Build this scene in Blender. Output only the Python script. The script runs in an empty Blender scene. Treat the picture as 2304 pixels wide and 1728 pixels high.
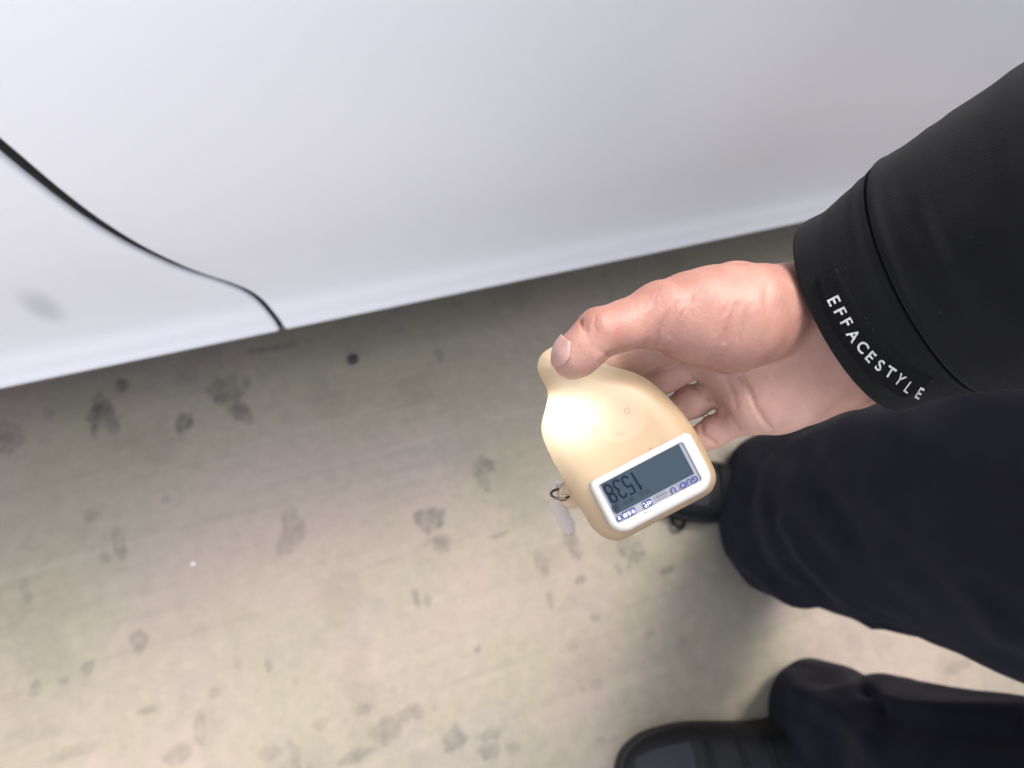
import bpy, math, random
import numpy as np
from mathutils import Vector, Matrix, noise
from mathutils.bvhtree import BVHTree

random.seed(7)
np.random.seed(7)
SC = bpy.context.scene
COL = SC.collection

# ------------------------------------------------------------------ camera
# Camera of the phone: 1.3 m above the floor, looking steeply down beside the car.
# World: +X along the car (towards its front), +Y towards the car, Z up.
F_PX = 1730.0                      # focal length in pixels of the 2304 x 1728 photograph
CX, CY = 1152.0, 864.0
CAM = np.array([0.0, 0.0, 1.3])
_dn = np.array([800 - CX, 1500 - CY, F_PX]); _dn /= np.linalg.norm(_dn)      # straight down
_xx = np.array([7038.3326 - CX, -583.9732 - CY, F_PX]); _xx /= np.linalg.norm(_xx)  # along the car
_zz = -_dn
_xx = _xx - _zz * np.dot(_xx, _zz); _xx /= np.linalg.norm(_xx)
_yy = np.cross(_zz, _xx)
ROT = np.array([_xx, _yy, _zz])    # world = ROT @ (right, down, forward)

cam_data = bpy.data.cameras.new('camera')
cam = bpy.data.objects.new('camera', cam_data)
COL.objects.link(cam)
cam_data.sensor_fit = 'HORIZONTAL'
cam_data.sensor_width = 36.0
cam_data.lens = F_PX / 2304.0 * 36.0
cam_data.clip_start = 0.02
cam_data.clip_end = 400.0
cam_data.dof.use_dof = True
cam_data.dof.focus_distance = 0.325
cam_data.dof.aperture_fstop = 11.0
_m = Matrix.Identity(4)
for i in range(3):
    _m[i][0] = ROT[i, 0]; _m[i][1] = -ROT[i, 1]; _m[i][2] = -ROT[i, 2]; _m[i][3] = CAM[i]
cam.matrix_world = _m
SC.camera = cam
SC.render.resolution_x, SC.render.resolution_y = 1024, 768

# ------------------------------------------------------------------ light
SUN_DIR = np.array([0.38, 0.34, 1.0]); SUN_DIR /= np.linalg.norm(SUN_DIR)   # towards the light
world = bpy.data.worlds.new('World'); SC.world = world; world.use_nodes = True
_nt = world.node_tree
_sky = _nt.nodes.new('ShaderNodeTexSky'); _sky.sky_type = 'NISHITA'; _sky.sun_disc = False
_sky.sun_elevation = math.asin(SUN_DIR[2]); _sky.sun_rotation = math.atan2(SUN_DIR[0], SUN_DIR[1])
_sky.air_density = 1.0; _sky.dust_density = 4.0; _sky.ozone_density = 1.0
_hs = _nt.nodes.new('ShaderNodeHueSaturation'); _hs.inputs['Saturation'].default_value = 0.45   # grey overcast
_nt.links.new(_sky.outputs[0], _hs.inputs['Color'])
_nt.links.new(_hs.outputs[0], _nt.nodes['Background'].inputs['Color'])
_nt.nodes['Background'].inputs['Strength'].default_value = 0.15
sun_data = bpy.data.lights.new('sun', 'SUN'); sun_data.energy = 0.50; sun_data.angle = math.radians(16)
sun_data.color = (1.0, 0.90, 0.78)
sun = bpy.data.objects.new('sun', sun_data); COL.objects.link(sun)
sun.location = (1.8, 1.4, 4.0)
sun.rotation_euler = Vector(-SUN_DIR).to_track_quat('-Z', 'Y').to_euler()
SC.view_settings.view_transform = 'Standard'
SC.view_settings.look = 'None'
SC.view_settings.exposure = 2.12
SC.view_settings.gamma = 1.0
SC.cycles.max_bounces = 5; SC.cycles.diffuse_bounces = 3; SC.cycles.glossy_bounces = 3; SC.cycles.transmission_bounces = 4

# ------------------------------------------------------------------ helpers
def P(px, py, d):
    """photograph pixel + distance along the optical axis -> camera space (right, down, forward)"""
    return np.array([(px - CX) / F_PX * d, (py - CY) / F_PX * d, d])
def W(c):
    """camera space -> world"""
    c = np.asarray(c, float)
    return c @ ROT.T + CAM
def PW(px, py, d): return W(P(px, py, d))
def on_z(px, py, z):
    r = ROT @ np.array([(px - CX) / F_PX, (py - CY) / F_PX, 1.0])
    return CAM + r * ((z - CAM[2]) / r[2])
def proj(p):
    q = (np.asarray(p, float) - CAM) @ ROT
    return np.array([CX + F_PX * q[0] / q[2], CY + F_PX * q[1] / q[2]]), q[2]

def mesh_obj(name, verts, faces, mat=None, parent=None, smooth=True):
    me = bpy.data.meshes.new(name)
    me.from_pydata([tuple(map(float, v)) for v in verts], [], [tuple(map(int, f)) for f in faces])
    me.update()
    if smooth:
        me.polygons.foreach_set('use_smooth', [True] * len(me.polygons))
    if mat: me.materials.append(mat)
    o = bpy.data.objects.new(name, me); COL.objects.link(o)
    if parent: attach(o, parent)
    return o
def attach(o, parent):
    o.parent = parent
    o.matrix_parent_inverse = world_of(parent).inverted()
def world_of(o):
    m = Matrix.Translation(o.location) @ o.rotation_euler.to_matrix().to_4x4()
    if o.parent: m = world_of(o.parent) @ o.matrix_parent_inverse @ m
    return m
def empty(name, loc, label, cat, group=None):
    o = bpy.data.objects.new(name, None); COL.objects.link(o); o.location = tuple(map(float, loc))
    o.empty_display_size = 0.05
    o['label'] = label; o['category'] = cat
    if group: o['group'] = group
    return o

def mat(name, color, rough=0.6, metal=0.0, coat=0.0, spec=0.5, noise_scale=None, noise_amt=0.15, bump=0.0, bump_scale=200.0,
        sss=0.0, sss_r=(1, .3, .2), sss_scale=0.003, sheen=0.0):
    m = bpy.data.materials.new(name); m.use_nodes = True
    nt = m.node_tree; b = nt.nodes['Principled BSDF']
    b.inputs['Base Color'].default_value = (*color, 1)
    b.inputs['Roughness'].default_value = rough
    b.inputs['Metallic'].default_value = metal
    b.inputs['Coat Weight'].default_value = coat
    b.inputs['Specular IOR Level'].default_value = spec
    if sss:
        b.inputs['Subsurface Weight'].default_value = sss
        b.inputs['Subsurface Radius'].default_value = sss_r
        b.inputs['Subsurface Scale'].default_value = sss_scale
    if sheen:
        b.inputs['Sheen Weight'].default_value = sheen
        b.inputs['Sheen Roughness'].default_value = 0.6
    geo = nt.nodes.new('ShaderNodeNewGeometry')
    if noise_scale:
        n = nt.nodes.new('ShaderNodeTexNoise'); n.inputs['Scale'].default_value = noise_scale; n.inputs['Detail'].default_value = 5
        nt.links.new(geo.outputs['Position'], n.inputs['Vector'])
        r = nt.nodes.new('ShaderNodeValToRGB')
        lo = [max(0, c * (1 - noise_amt)) for c in color]; hi = [min(1, c * (1 + noise_amt)) for c in color]
        r.color_ramp.elements[0].position = .3; r.color_ramp.elements[1].position = .7
        r.color_ramp.elements[0].color = (*lo, 1); r.color_ramp.elements[1].color = (*hi, 1)
        nt.links.new(n.outputs['Fac'], r.inputs['Fac']); nt.links.new(r.outputs['Color'], b.inputs['Base Color'])
    if bump:
        n2 = nt.nodes.new('ShaderNodeTexNoise'); n2.inputs['Scale'].default_value = bump_scale; n2.inputs['Detail'].default_value = 4
        nt.links.new(geo.outputs['Position'], n2.inputs['Vector'])
        bp = nt.nodes.new('ShaderNodeBump'); bp.inputs['Strength'].default_value = bump; bp.inputs['Distance'].default_value = 0.001
        nt.links.new(n2.outputs['Fac'], bp.inputs['Height']); nt.links.new(bp.outputs['Normal'], b.inputs['Normal'])
    return m

def surface_nets(Fd, o, h):
    """zero level set of a sampled field -> vertices, quads"""
    nx, ny, nz = Fd.shape
    s = Fd < 0
    any_ = np.zeros((nx - 1, ny - 1, nz - 1), bool); all_ = np.ones_like(any_)
    cs = [(i, j, k) for i in (0, 1) for j in (0, 1) for k in (0, 1)]
    for (i, j, k) in cs:
        v = s[i:nx - 1 + i, j:ny - 1 + j, k:nz - 1 + k]
        any_ |= v; all_ &= v
    act = any_ & ~all_
    I = np.argwhere(act)
    idx = -np.ones(act.shape, np.int64); idx[act] = np.arange(len(I))
    val = {c: Fd[I[:, 0] + c[0], I[:, 1] + c[1], I[:, 2] + c[2]] for c in cs}
    acc = np.zeros((len(I), 3)); cnt = np.zeros(len(I))
    for a in cs:
        for ax in range(3):
            if a[ax] == 0:
                b = tuple(1 if q == ax else a[q] for q in range(3))
                fa, fb = val[a], val[b]
                m = (fa < 0) != (fb < 0)
                t = fa[m] / (fa[m] - fb[m])
                pt = np.tile(np.array(a, float), (m.sum(), 1)); pt[:, ax] += t
                acc[m] += pt; cnt[m] += 1
    V = (I + acc / cnt[:, None]) * h + o
    Q = []
    for ax in range(3):
        a1, a2 = (ax + 1) % 3, (ax + 2) % 3
        sl0 = [slice(None)] * 3; sl1 = [slice(None)] * 3
        sl0[ax] = slice(0, -1); sl1[ax] = slice(1, None)
        d0, d1 = s[tuple(sl0)], s[tuple(sl1)]
        E_ = np.argwhere(d0 != d1)
        E_ = E_[(E_[:, a1] > 0) & (E_[:, a2] > 0) & (E_[:, a1] < Fd.shape[a1] - 1) & (E_[:, a2] < Fd.shape[a2] - 1)]
        if not len(E_): continue
        def cell(o1, o2):
            c = E_.copy(); c[:, a1] += o1; c[:, a2] += o2
            return idx[c[:, 0], c[:, 1], c[:, 2]]
        q = np.stack([cell(-1, -1), cell(0, -1), cell(0, 0), cell(-1, 0)], 1)
        ins = d0[E_[:, 0], E_[:, 1], E_[:, 2]]
        q[~ins] = q[~ins][:, ::-1]
        Q.append(q)
    Q = np.concatenate(Q)
    a_, b_, c_ = V[Q[:, 0]], V[Q[:, 1]], V[Q[:, 2]]
    if np.einsum('ij,ij->i', a_ - V.mean(0), np.cross(b_ - a_, c_ - a_)).sum() < 0: Q = Q[:, ::-1]
    return V, Q

def grid(lo, hi, h):
    ax = [np.arange(lo[i], hi[i] + h, h, dtype=np.float32) for i in range(3)]
    return np.meshgrid(*ax, indexing='ij')
def cone(G, a, b, ra, rb):
    a = np.asarray(a, np.float32); b = np.asarray(b, np.float32); d = b - a; L = float(d @ d) + 1e-12
    t = np.clip(((G[0] - a[0]) * d[0] + (G[1] - a[1]) * d[1] + (G[2] - a[2]) * d[2]) / L, 0, 1)
    return np.sqrt((G[0] - a[0] - t * d[0]) ** 2 + (G[1] - a[1] - t * d[1]) ** 2 + (G[2] - a[2] - t * d[2]) ** 2) - (ra + t * (rb - ra))
def smin(a, b, k):
    h = np.maximum(k - np.abs(a - b), 0) / k
    return np.minimum(a, b) - h * h * k * 0.25
def chain(G, pts, k=0.004):
    """pts: list of (point, radius)"""
    d = None
    for (p, r), (q, s) in zip(pts[:-1], pts[1:]):
        c = cone(G, p, q, r, s)
        d = c if d is None else smin(d, c, k)
    return d
def ellipsoid(G, c, r):
    q = np.sqrt(((G[0] - c[0]) / r[0]) ** 2 + ((G[1] - c[1]) / r[1]) ** 2 + ((G[2] - c[2]) / r[2]) ** 2)
    return (q - 1) * min(r)
def poly_dist(X, Y, poly, closed=True):
    """signed (closed) or plain distance to a polyline, arrays X, Y"""
    poly = np.asarray(poly, float); n = len(poly)
    D = np.full(X.shape, 1e9); ins = np.zeros(X.shape, bool)
    for i in range(n if closed else n - 1):
        a = poly[i]; b = poly[(i + 1) % n]; e = b - a
        t = np.clip(((X - a[0]) * e[0] + (Y - a[1]) * e[1]) / (e @ e + 1e-12), 0, 1)
        D = np.minimum(D, np.hypot(X - a[0] - t * e[0], Y - a[1] - t * e[1]))
        if closed:
            c = ((a[1] > Y) != (b[1] > Y)) & (X < (b[0] - a[0]) * (Y - a[1]) / (b[1] - a[1] + 1e-12) + a[0])
            ins ^= c
    return np.where(ins, -D, D) if closed else D
def catmull(pts, n, closed=False):
    pts = np.asarray(pts, float); m = len(pts); out = []
    segs = m if closed else m - 1
    for i in range(segs):
        if closed: p0, p1, p2, p3 = [pts[(i + q) % m] for q in (-1, 0, 1, 2)]
        else: p0, p1, p2, p3 = pts[max(i - 1, 0)], pts[i], pts[i + 1], pts[min(i + 2, m - 1)]
        for t in np.linspace(0, 1, n, endpoint=False):
            out.append(0.5 * (2 * p1 + (p2 - p0) * t + (2 * p0 - 5 * p1 + 4 * p2 - p3) * t * t + (3 * p1 - p0 - 3 * p2 + p3) * t ** 3))
    if not closed: out.append(pts[-1])
    return np.array(out)
def loft(rings, cap0=False, cap1=False):
    """rings: (n, m, 3)"""
    n, m = rings.shape[:2]
    V = rings.reshape(-1, 3); Fc = []
    for i in range(n - 1):
        for j in range(m):
            k = (j + 1) % m
            Fc.append((i * m + j, i * m + k, (i + 1) * m + k, (i + 1) * m + j))
    if cap0: Fc.append(tuple(range(m))[::-1])
    if cap1: Fc.append(tuple((n - 1) * m + j for j in range(m)))
    return V, Fc
def tube(path, r, seg=10, closed=False):
    path = np.asarray(path, float); n = len(path); rings = []
    up = np.array([0.31, 0.17, 0.93])
    for i in range(n):
        t = (path[(i + 1) % n] - path[i - 1]) if closed else path[min(i + 1, n - 1)] - path[max(i - 1, 0)]
        t = t / (np.linalg.norm(t) + 1e-12)
        a = np.cross(t, up); a /= np.linalg.norm(a) + 1e-12; b = np.cross(t, a); up = np.cross(a, t)
        rr = r[i] if np.ndim(r) else r
        rings.append([path[i] + rr * (a * math.cos(q) + b * math.sin(q)) for q in np.linspace(0, 2 * math.pi, seg, endpoint=False)])
    if closed: rings.append(rings[0])
    return loft(np.array(rings), not closed, not closed)
def merge(parts):
    V = []; Fc = []; k = 0
    for v, f in parts:
        V.append(np.asarray(v, float)); Fc += [tuple(int(i) + k for i in q) for q in f]; k += len(v)
    return np.concatenate(V), Fc
def text2d(s, size=1.0, align='CENTER', bold=0.0):
    c = bpy.data.curves.new('text', 'FONT'); c.body = s; c.size = size; c.align_x = align; c.align_y = 'CENTER'; c.offset = bold; c.resolution_u = 3
    o = bpy.data.objects.new('text', c); COL.objects.link(o)
    bpy.context.view_layer.update()
    me = bpy.data.meshes.new_from_object(o.evaluated_get(bpy.context.evaluated_depsgraph_get()))
    v = np.array([(q.co.x, q.co.y) for q in me.vertices]); f = [tuple(p.vertices) for p in me.polygons]
    bpy.data.objects.remove(o); bpy.data.curves.remove(c); bpy.data.meshes.remove(me)
    return v, f
def stroke2d(pts, w):
    """a pen stroke as a flat ribbon with round ends"""
    pts = np.asarray(pts, float); L = []; R = []
    for i in range(len(pts)):
        t = pts[min(i + 1, len(pts) - 1)] - pts[max(i - 1, 0)]; t = t / (np.linalg.norm(t) + 1e-9); nrm = np.array([-t[1], t[0]])
        L.append(pts[i] + nrm * w / 2); R.append(pts[i] - nrm * w / 2)
    n = len(pts)
    return np.array(L + R), [(i, i + 1, n + i + 1, n + i) for i in range(n - 1)]

# ------------------------------------------------------------------ floor
def floor_material():
    m = bpy.data.materials.new('worn_concrete'); m.use_nodes = True
    nt = m.node_tree; N = nt.nodes; Lk = nt.links; b = N['Principled BSDF']
    geo = N.new('ShaderNodeNewGeometry'); pos = geo.outputs['Position']
    def mth(op, a, c=None, d=None, clamp=False):
        q = N.new('ShaderNodeMath'); q.operation = op; q.use_clamp = clamp
        for i, v in enumerate((a, c, d)):
            if v is None: continue
            if isinstance(v, (int, float)): q.inputs[i].default_value = v
            else: Lk.new(v, q.inputs[i])
        return q.outputs[0]
    def vm(op, a, c=None):
        q = N.new('ShaderNodeVectorMath'); q.operation = op
        for i, v in enumerate((a, c)):
            if v is None: continue
            if isinstance(v, (tuple, list)): q.inputs[i].default_value = v
            else: Lk.new(v, q.inputs[i])
        return q.outputs['Value'] if op in ('LENGTH', 'DISTANCE') else q.outputs['Vector']
    def nz(scale, detail=4, vec=pos, rough=0.55, col=False):
        q = N.new('ShaderNodeTexNoise'); q.inputs['Scale'].default_value = scale; q.inputs['Detail'].default_value = detail
        q.inputs['Roughness'].default_value = rough
        Lk.new(vec, q.inputs['Vector']); return q.outputs['Color' if col else 'Fac']
    def step(x, lo, hi):
        q = N.new('ShaderNodeMapRange'); q.interpolation_type = 'SMOOTHSTEP'
        Lk.new(x, q.inputs[0]); q.inputs[1].default_value = lo; q.inputs[2].default_value = hi; return q.outputs[0]
    def mix(fac, a, c, blend='MIX'):
        q = N.new('ShaderNodeMix'); q.data_type = 'RGBA'; q.blend_type = blend
        if isinstance(fac, (int, float)): q.inputs[0].default_value = fac
        else: Lk.new(fac, q.inputs[0])
        for i, v in ((6, a), (7, c)):
            if isinstance(v, tuple): q.inputs[i].default_value = (*v, 1)
            else: Lk.new(v, q.inputs[i])
        return q.outputs[2]
    # broad tone: warm beige cement with olive and grey zones
    base = mix(step(nz(2.3, 3), .38, .66), (.26, .205, .162), (.225, .187, .148))
    base = mix(mth('MULTIPLY', step(nz(3.1, 4, vm('ADD', pos, (3.1, 7.7, 0))), .40, .58), .95), base, (.205, .19, .122))
    base = mix(mth('MULTIPLY', step(nz(4.6, 4, vm('ADD', pos, (13.1, 2.7, 0))), .52, .66), .5), base, (.196, .174, .163))
    # fine mottling
    base = mix(.38, base, mix(nz(46, 8), (.125, .108, .094), (.36, .30, .25)), 'MIX')
    # streaks from sweeping, along the car
    st = nz(1.0, 6, vm('MULTIPLY', pos, (2.2, 55, 1)), .6)
    base = mix(mth('MULTIPLY', step(st, .50, .72), .17), base, (.12, .103, .09))
    st2 = nz(1.0, 5, vm('MULTIPLY', pos, (1.1, 24, 1)), .6)
    base = mix(mth('MULTIPLY', step(st2, .54, .72), .14), base, (.39, .335, .275))
    # oil and water marks: mask stored on the mesh
    at_ = N.new('ShaderNodeAttribute'); at_.attribute_name = 'stain'
    base = mix(mth('MULTIPLY', at_.outputs['Fac'], mth('ADD', .75, mth('MULTIPLY', nz(70, 4), .5))), base, (.07, .06, .052))
    # hairline cracks
    vc = N.new('ShaderNodeTexVoronoi'); vc.feature = 'DISTANCE_TO_EDGE'; vc.inputs['Scale'].default_value = 2.7
    Lk.new(vm('ADD', pos, vm('MULTIPLY', vm('SUBTRACT', nz(9, 5, pos, .6, True), (.5, .5, .5)), (.25, .25, 0))), vc.inputs['Vector'])
    cr = mth('MULTIPLY', step(vc.outputs['Distance'], .006, .001), step(nz(1.7, 2), .52, .6))
    base = mix(mth('MULTIPLY', cr, .28), base, (.15, .12, .09))
    # gritty specks
    sk = step(nz(240, 2), .66, .74)
    base = mix(mth('MULTIPLY', sk, .22), base, (.16, .14, .12))
    Lk.new(base, b.inputs['Base Color'])
    Lk.new(mth('ADD', .52, mth('MULTIPLY', nz(12, 4), .25)), b.inputs['Roughness'])
    bp = N.new('ShaderNodeBump'); bp.inputs['Strength'].default_value = .25; bp.inputs['Distance'].default_value = .002
    Lk.new(nz(120, 6), bp.inputs['Height']); Lk.new(bp.outputs['Normal'], b.inputs['Normal'])
    return m
STAINS = [(230, 935, 26, 42, .62), (257, 962, 20, 24, .5), (277, 868, 15, 15, .5), (414, 950, 24, 18, .55), (500, 880, 46, 30, .5),
          (540, 925, 24, 30, .55), (17, 993, 30, 36, .4), (1091, 1052, 26, 24, .5), (1085, 1075, 14, 26, .4), (968, 1168, 36, 26, .5),
          (997, 1221, 22, 18, .35), (660, 1185, 26, 48, .3), (640, 1225, 16, 24, .3), (268, 1227, 14, 32, .38), (204, 1157, 22, 18, .25),
          (318, 1443, 20, 28, .38), (204, 1501, 17, 15, .32), (607, 1495, 9, 15, .36), (478, 1559, 16, 14, .3), (333, 1600, 28, 9, .3),
          (933, 1343, 8, 24, .38), (963, 1349, 11, 13, .38), (1073, 1460, 8, 8, .6), (817, 1594, 20, 14, .3), (863, 1647, 48, 32, .3),
          (928, 1600, 36, 18, .3), (1021, 1658, 34, 30, .4), (1103, 1653, 32, 15, .34), (1103, 1690, 24, 18, .34), (1155, 1679, 16, 14, .3),
          (723, 1629, 16, 12, .25), (607, 1693, 27, 17, .27), (659, 1693, 12, 40, .25), (397, 1699, 32, 20, .27), (449, 1635, 14, 32, .25),
          (788, 1705, 44, 14, .28), (76, 1548, 14, 18, .3), (140, 1536, 12, 8, .3), (1285, 1222, 18, 34, .42), (1426, 1238, 28, 38, .4),
          (1309, 1304, 13, 11, .4), (1508, 1279, 22, 9, .4), (1217, 1268, 15, 27, .3), (1339, 1391, 10, 10, .4), (1390, 1279, 10, 14, .3),
          (1462, 1424, 17, 8, .3), (1237, 1350, 8, 25, .3), (630, 778, 70, 7, .35), (990, 800, 12, 16, .35), (1750, 610, 60, 12, .25),
          (2150, 1500, 40, 14, .2), (60, 1330, 10, 26, .28), (170, 1690, 50, 16, .2), (980, 1215, 30, 8, .2), (1120, 1203, 28, 6, .35)]
CONCRETE = floor_material()
def lattice_noise(X, Y, scale, seed, octaves=4):
    """smooth value noise in -1..1, vectorised"""
    out = np.zeros_like(X); amp = 1.0; tot = 0
    for o in range(octaves):
        rs = np.random.RandomState(seed + o); T = rs.rand(256, 256) * 2 - 1
        x = X * scale + 400; y = Y * scale + 400; i = np.floor(x).astype(int); j = np.floor(y).astype(int)
        u = x - i; v = y - j; u = u * u * (3 - 2 * u); v = v * v * (3 - 2 * v)
        g = lambda a, b: T[(i + a) % 256, (j + b) % 256]
        out += amp * ((g(0, 0) * (1 - u) + g(1, 0) * u) * (1 - v) + (g(0, 1) * (1 - u) + g(1, 1) * u) * v)
        tot += amp; amp *= .55; scale *= 2.1
    return out / tot
def sstep(x, a, b):
    t = np.clip((x - a) / (b - a), 0, 1); return t * t * (3 - 2 * t)
def build_floor():
    gx = np.r_[-80, -20, -6, -2.5, np.arange(-.85, 1.45, .0036), 2.5, 6, 20, 80]
    gy = np.r_[-80, -20, -6, -2.5, np.arange(-.75, .95, .0036), 2.5, 6, 20, 80]
    X, Y = np.meshgrid(gx, gy, indexing='ij'); S = np.zeros_like(X)
    n1 = lattice_noise(X, Y, 34, 1, 4); n2 = lattice_noise(X, Y, 34, 11, 4); n3 = lattice_noise(X, Y, 70, 21, 4)
    m1 = lattice_noise(X, Y, 110, 31, 3)
    marks = []
    for (px, py, rx, ry, k) in STAINS:
        c = on_z(px, py, 0); wx = np.linalg.norm((on_z(px + rx, py, 0) - c)[:2]); wy = np.linalg.norm((on_z(px, py + ry, 0) - c)[:2])
        marks.append((c[0], c[1], max(wx, .004), max(wy, .004), k))
    rs = np.random.RandomState(5)
    for _ in range(190):
        r = .003 + .011 * rs.rand() ** 2
        marks.append((rs.uniform(-.8, 1.4), rs.uniform(-.7, .9), r * rs.uniform(.6, 1.5), r * rs.uniform(.6, 1.5), rs.uniform(.06, .24)))
    for (cx, cy, wx, wy, k) in marks:
        R = 3 * max(wx, wy)
        i0, i1 = np.searchsorted(gx, [cx - R, cx + R]); j0, j1 = np.searchsorted(gy, [cy - R, cy + R])
        sl = (slice(i0, i1), slice(j0, j1))
        w = min(wx, wy)
        d = np.hypot((X[sl] - cx) / wx + .75 * n1[sl] + .35 * n3[sl], (Y[sl] - cy) / wy + .75 * n2[sl] + .35 * m1[sl])
        v = sstep(d, 1.15, .72) * (.72 + .55 * m1[sl] + .35 * n3[sl]) + .16 * np.exp(-((d - .92) / .16) ** 2)
        S[sl] = np.maximum(S[sl], np.clip(v, 0, 1.2) * k)
    S += .10 * sstep(lattice_noise(X, Y, 9, 41, 5), .18, .5)             # broad damp mottling
    S = np.clip(S, 0, 1)
    nx_, ny_ = X.shape; S = np.clip(S * 1.45, 0, 1)
    idx = np.arange(nx_ * ny_).reshape(nx_, ny_)
    q = np.stack([idx[:-1, :-1], idx[1:, :-1], idx[1:, 1:], idx[:-1, 1:]], -1).reshape(-1, 4)
    me = bpy.data.meshes.new('floor')
    me.vertices.add(nx_ * ny_); me.vertices.foreach_set('co', np.stack([X, Y, 0 * X], -1).astype(np.float32).ravel())
    me.loops.add(q.size); me.loops.foreach_set('vertex_index', q.ravel().astype(np.int32))
    me.polygons.add(len(q)); me.polygons.foreach_set('loop_start', np.arange(0, q.size, 4, dtype=np.int32))
    me.update(calc_edges=True)
    at_ = me.attributes.new('stain', 'FLOAT', 'POINT'); at_.data.foreach_set('value', S.astype(np.float32).ravel())
    me.materials.append(CONCRETE)
    o = bpy.data.objects.new('floor', me); COL.objects.link(o)
    return o
fl = build_floor()
fl['kind'] = 'structure'

# ------------------------------------------------------------------ car
paint = mat('white_car_paint', (.80, .79, .83), rough=.42, coat=.6)
paint.node_tree.nodes['Principled BSDF'].inputs['Coat Roughness'].default_value = .24
rubber = mat('black_rubber', (.004, .004, .005), rough=.6, spec=.3)
under = mat('black_underbody', (.02, .02, .02), rough=.8)
glass = mat('dark_car_glass', (.01, .012, .014), rough=.05)
tyre_m = mat('tyre_rubber', (.02, .02, .02), rough=.75, bump=.3)
rim_m = mat('silver_alloy', (.55, .55, .57), rough=.3, metal=.9)

def grey_patch_paint():
    """the same paint with one small soft grey patch on the quarter panel"""
    m = paint.copy(); m.name = 'white_car_paint_grey_patch'
    nt = m.node_tree; b = nt.nodes['Principled BSDF']
    geo = nt.nodes.new('ShaderNodeNewGeometry')
    c = on_panel(95, 690)
    sub = nt.nodes.new('ShaderNodeVectorMath'); sub.operation = 'SUBTRACT'; sub.inputs[1].default_value = tuple(c)
    mul = nt.nodes.new('ShaderNodeVectorMath'); mul.operation = 'MULTIPLY'; mul.inputs[1].default_value = (1 / .017, 0, 1 / .050)
    ln = nt.nodes.new('ShaderNodeVectorMath'); ln.operation = 'LENGTH'
    mr = nt.nodes.new('ShaderNodeMapRange'); mr.interpolation_type = 'SMOOTHSTEP'
    mr.inputs[1].default_value = 1.5; mr.inputs[2].default_value = .2; mr.inputs[4].default_value = .45
    mx = nt.nodes.new('ShaderNodeMix'); mx.data_type = 'RGBA'; mx.inputs[6].default_value = (.80, .79, .83, 1); mx.inputs[7].default_value = (.33, .33, .36, 1)  # blends from white to grey at the patch
    nt.links.new(geo.outputs['Position'], sub.inputs[0]); nt.links.new(sub.outputs[0], mul.inputs[0]); nt.links.new(mul.outputs[0], ln.inputs[0])
    nt.links.new(ln.outputs['Value'], mr.inputs[0]); nt.links.new(mr.outputs[0], mx.inputs[0]); nt.links.new(mx.outputs[2], b.inputs['Base Color'])
    return m

PZ = [.215, .225, .25, .275, .292, .31, .34, .42, .52, .63, .75, .85, .95]
PY = [.490, .482, .4838, .4866, .4893, .4906, .4900, .484, .4735, .4655, .463, .466, .476]
def prof(z):
    """sideways position of the body side at height z (smooth through the control points)"""
    z = np.asarray(z, float); i = np.clip(np.searchsorted(PZ, z) - 1, 0, len(PZ) - 2)
    Pz, Py = np.array(PZ), np.array(PY); s = np.gradient(Py, Pz)
    h = Pz[i + 1] - Pz[i]; t = np.clip((z - Pz[i]) / h, 0, 1)
    return ((2 * t ** 3 - 3 * t ** 2 + 1) * Py[i] + (t ** 3 - 2 * t ** 2 + t) * h * s[i] + (-2 * t ** 3 + 3 * t ** 2) * Py[i + 1] + (t ** 3 - t ** 2) * h * s[i + 1])
def on_panel(px, py):
    r = ROT @ np.array([(px - CX) / F_PX, (py - CY) / F_PX, 1.0]); y = .48
    for _ in range(12):
        p = CAM + r * (y / r[1]); y = float(prof(p[2]))
    return p
CUT = [on_panel(*q) for q in ((-160, 205), (0, 334), (100, 418), (200, 494), (300, 556), (420, 612), (520, 643), (565, 663), (600, 695), (625, 725), (648, 752))]
CUT_Z = np.array([c[2] for c in CUT])[::-1]; CUT_X = np.array([c[0] for c in CUT])[::-1]
def cut_x(z):
    z = np.asarray(z, float)
    x = np.interp(z, CUT_Z, CUT_X)
    return np.where(z > CUT_Z[-1], CUT_X[-1] - .10 * np.clip(z - CUT_Z[-1], 0, 1) / .2, x)
ARCH = (-0.86, .33, .375)
Z0 = .215; ZT = .95; NROW = 96
zrow = np.linspace(Z0, ZT, NROW)
xs_s = np.convolve(np.pad(cut_x(zrow), 3, mode='edge'), np.ones(7) / 7, 'valid')

def panel(name, left, right, material, parent):
    """a body panel between two edges (functions of row); edges and foot roll inward"""
    cols = np.concatenate([[0, .0012, .004], np.linspace(.012, .988, 40), [.996, .9988, 1]])
    fold = np.concatenate([[.014, .0035, .0006], np.zeros(40), [.0006, .0035, .014]])
    V = []; Fc = []
    n = len(cols)
    rows = [(-1, Z0, .045), (0, Z0, .004)] + [(i, zrow[i], 0) for i in range(1, NROW)]
    for (i, z, inw) in rows:
        i = max(i, 0); l, r = left[i], right[i]
        w = r - l
        for c, f in zip(cols, fold):
            if c < .01: x = l + c / .004 * .004 if c < .005 else l + .004
            elif c > .99: x = r - (1 - c) / .004 * .004
            else: x = l + .006 + (c - .012) / .976 * (w - .012)
            V.append((x, prof(z) + f + inw, z))
    for a in range(len(rows) - 1):
        for b_ in range(n - 1):
            Fc.append((a * n + b_, a * n + b_ + 1, (a + 1) * n + b_ + 1, (a + 1) * n + b_))
    V = np.array(V)
    if name == 'quarter_panel':      # open the wheel arch
        keep = []
        for f in Fc:
            c = V[list(f)].mean(0)
            if math.hypot(c[0] - ARCH[0], c[2] - ARCH[1]) > ARCH[2]: keep.append(f)
        Fc = keep
    return mesh_obj(name, V, Fc, material, parent)

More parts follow.
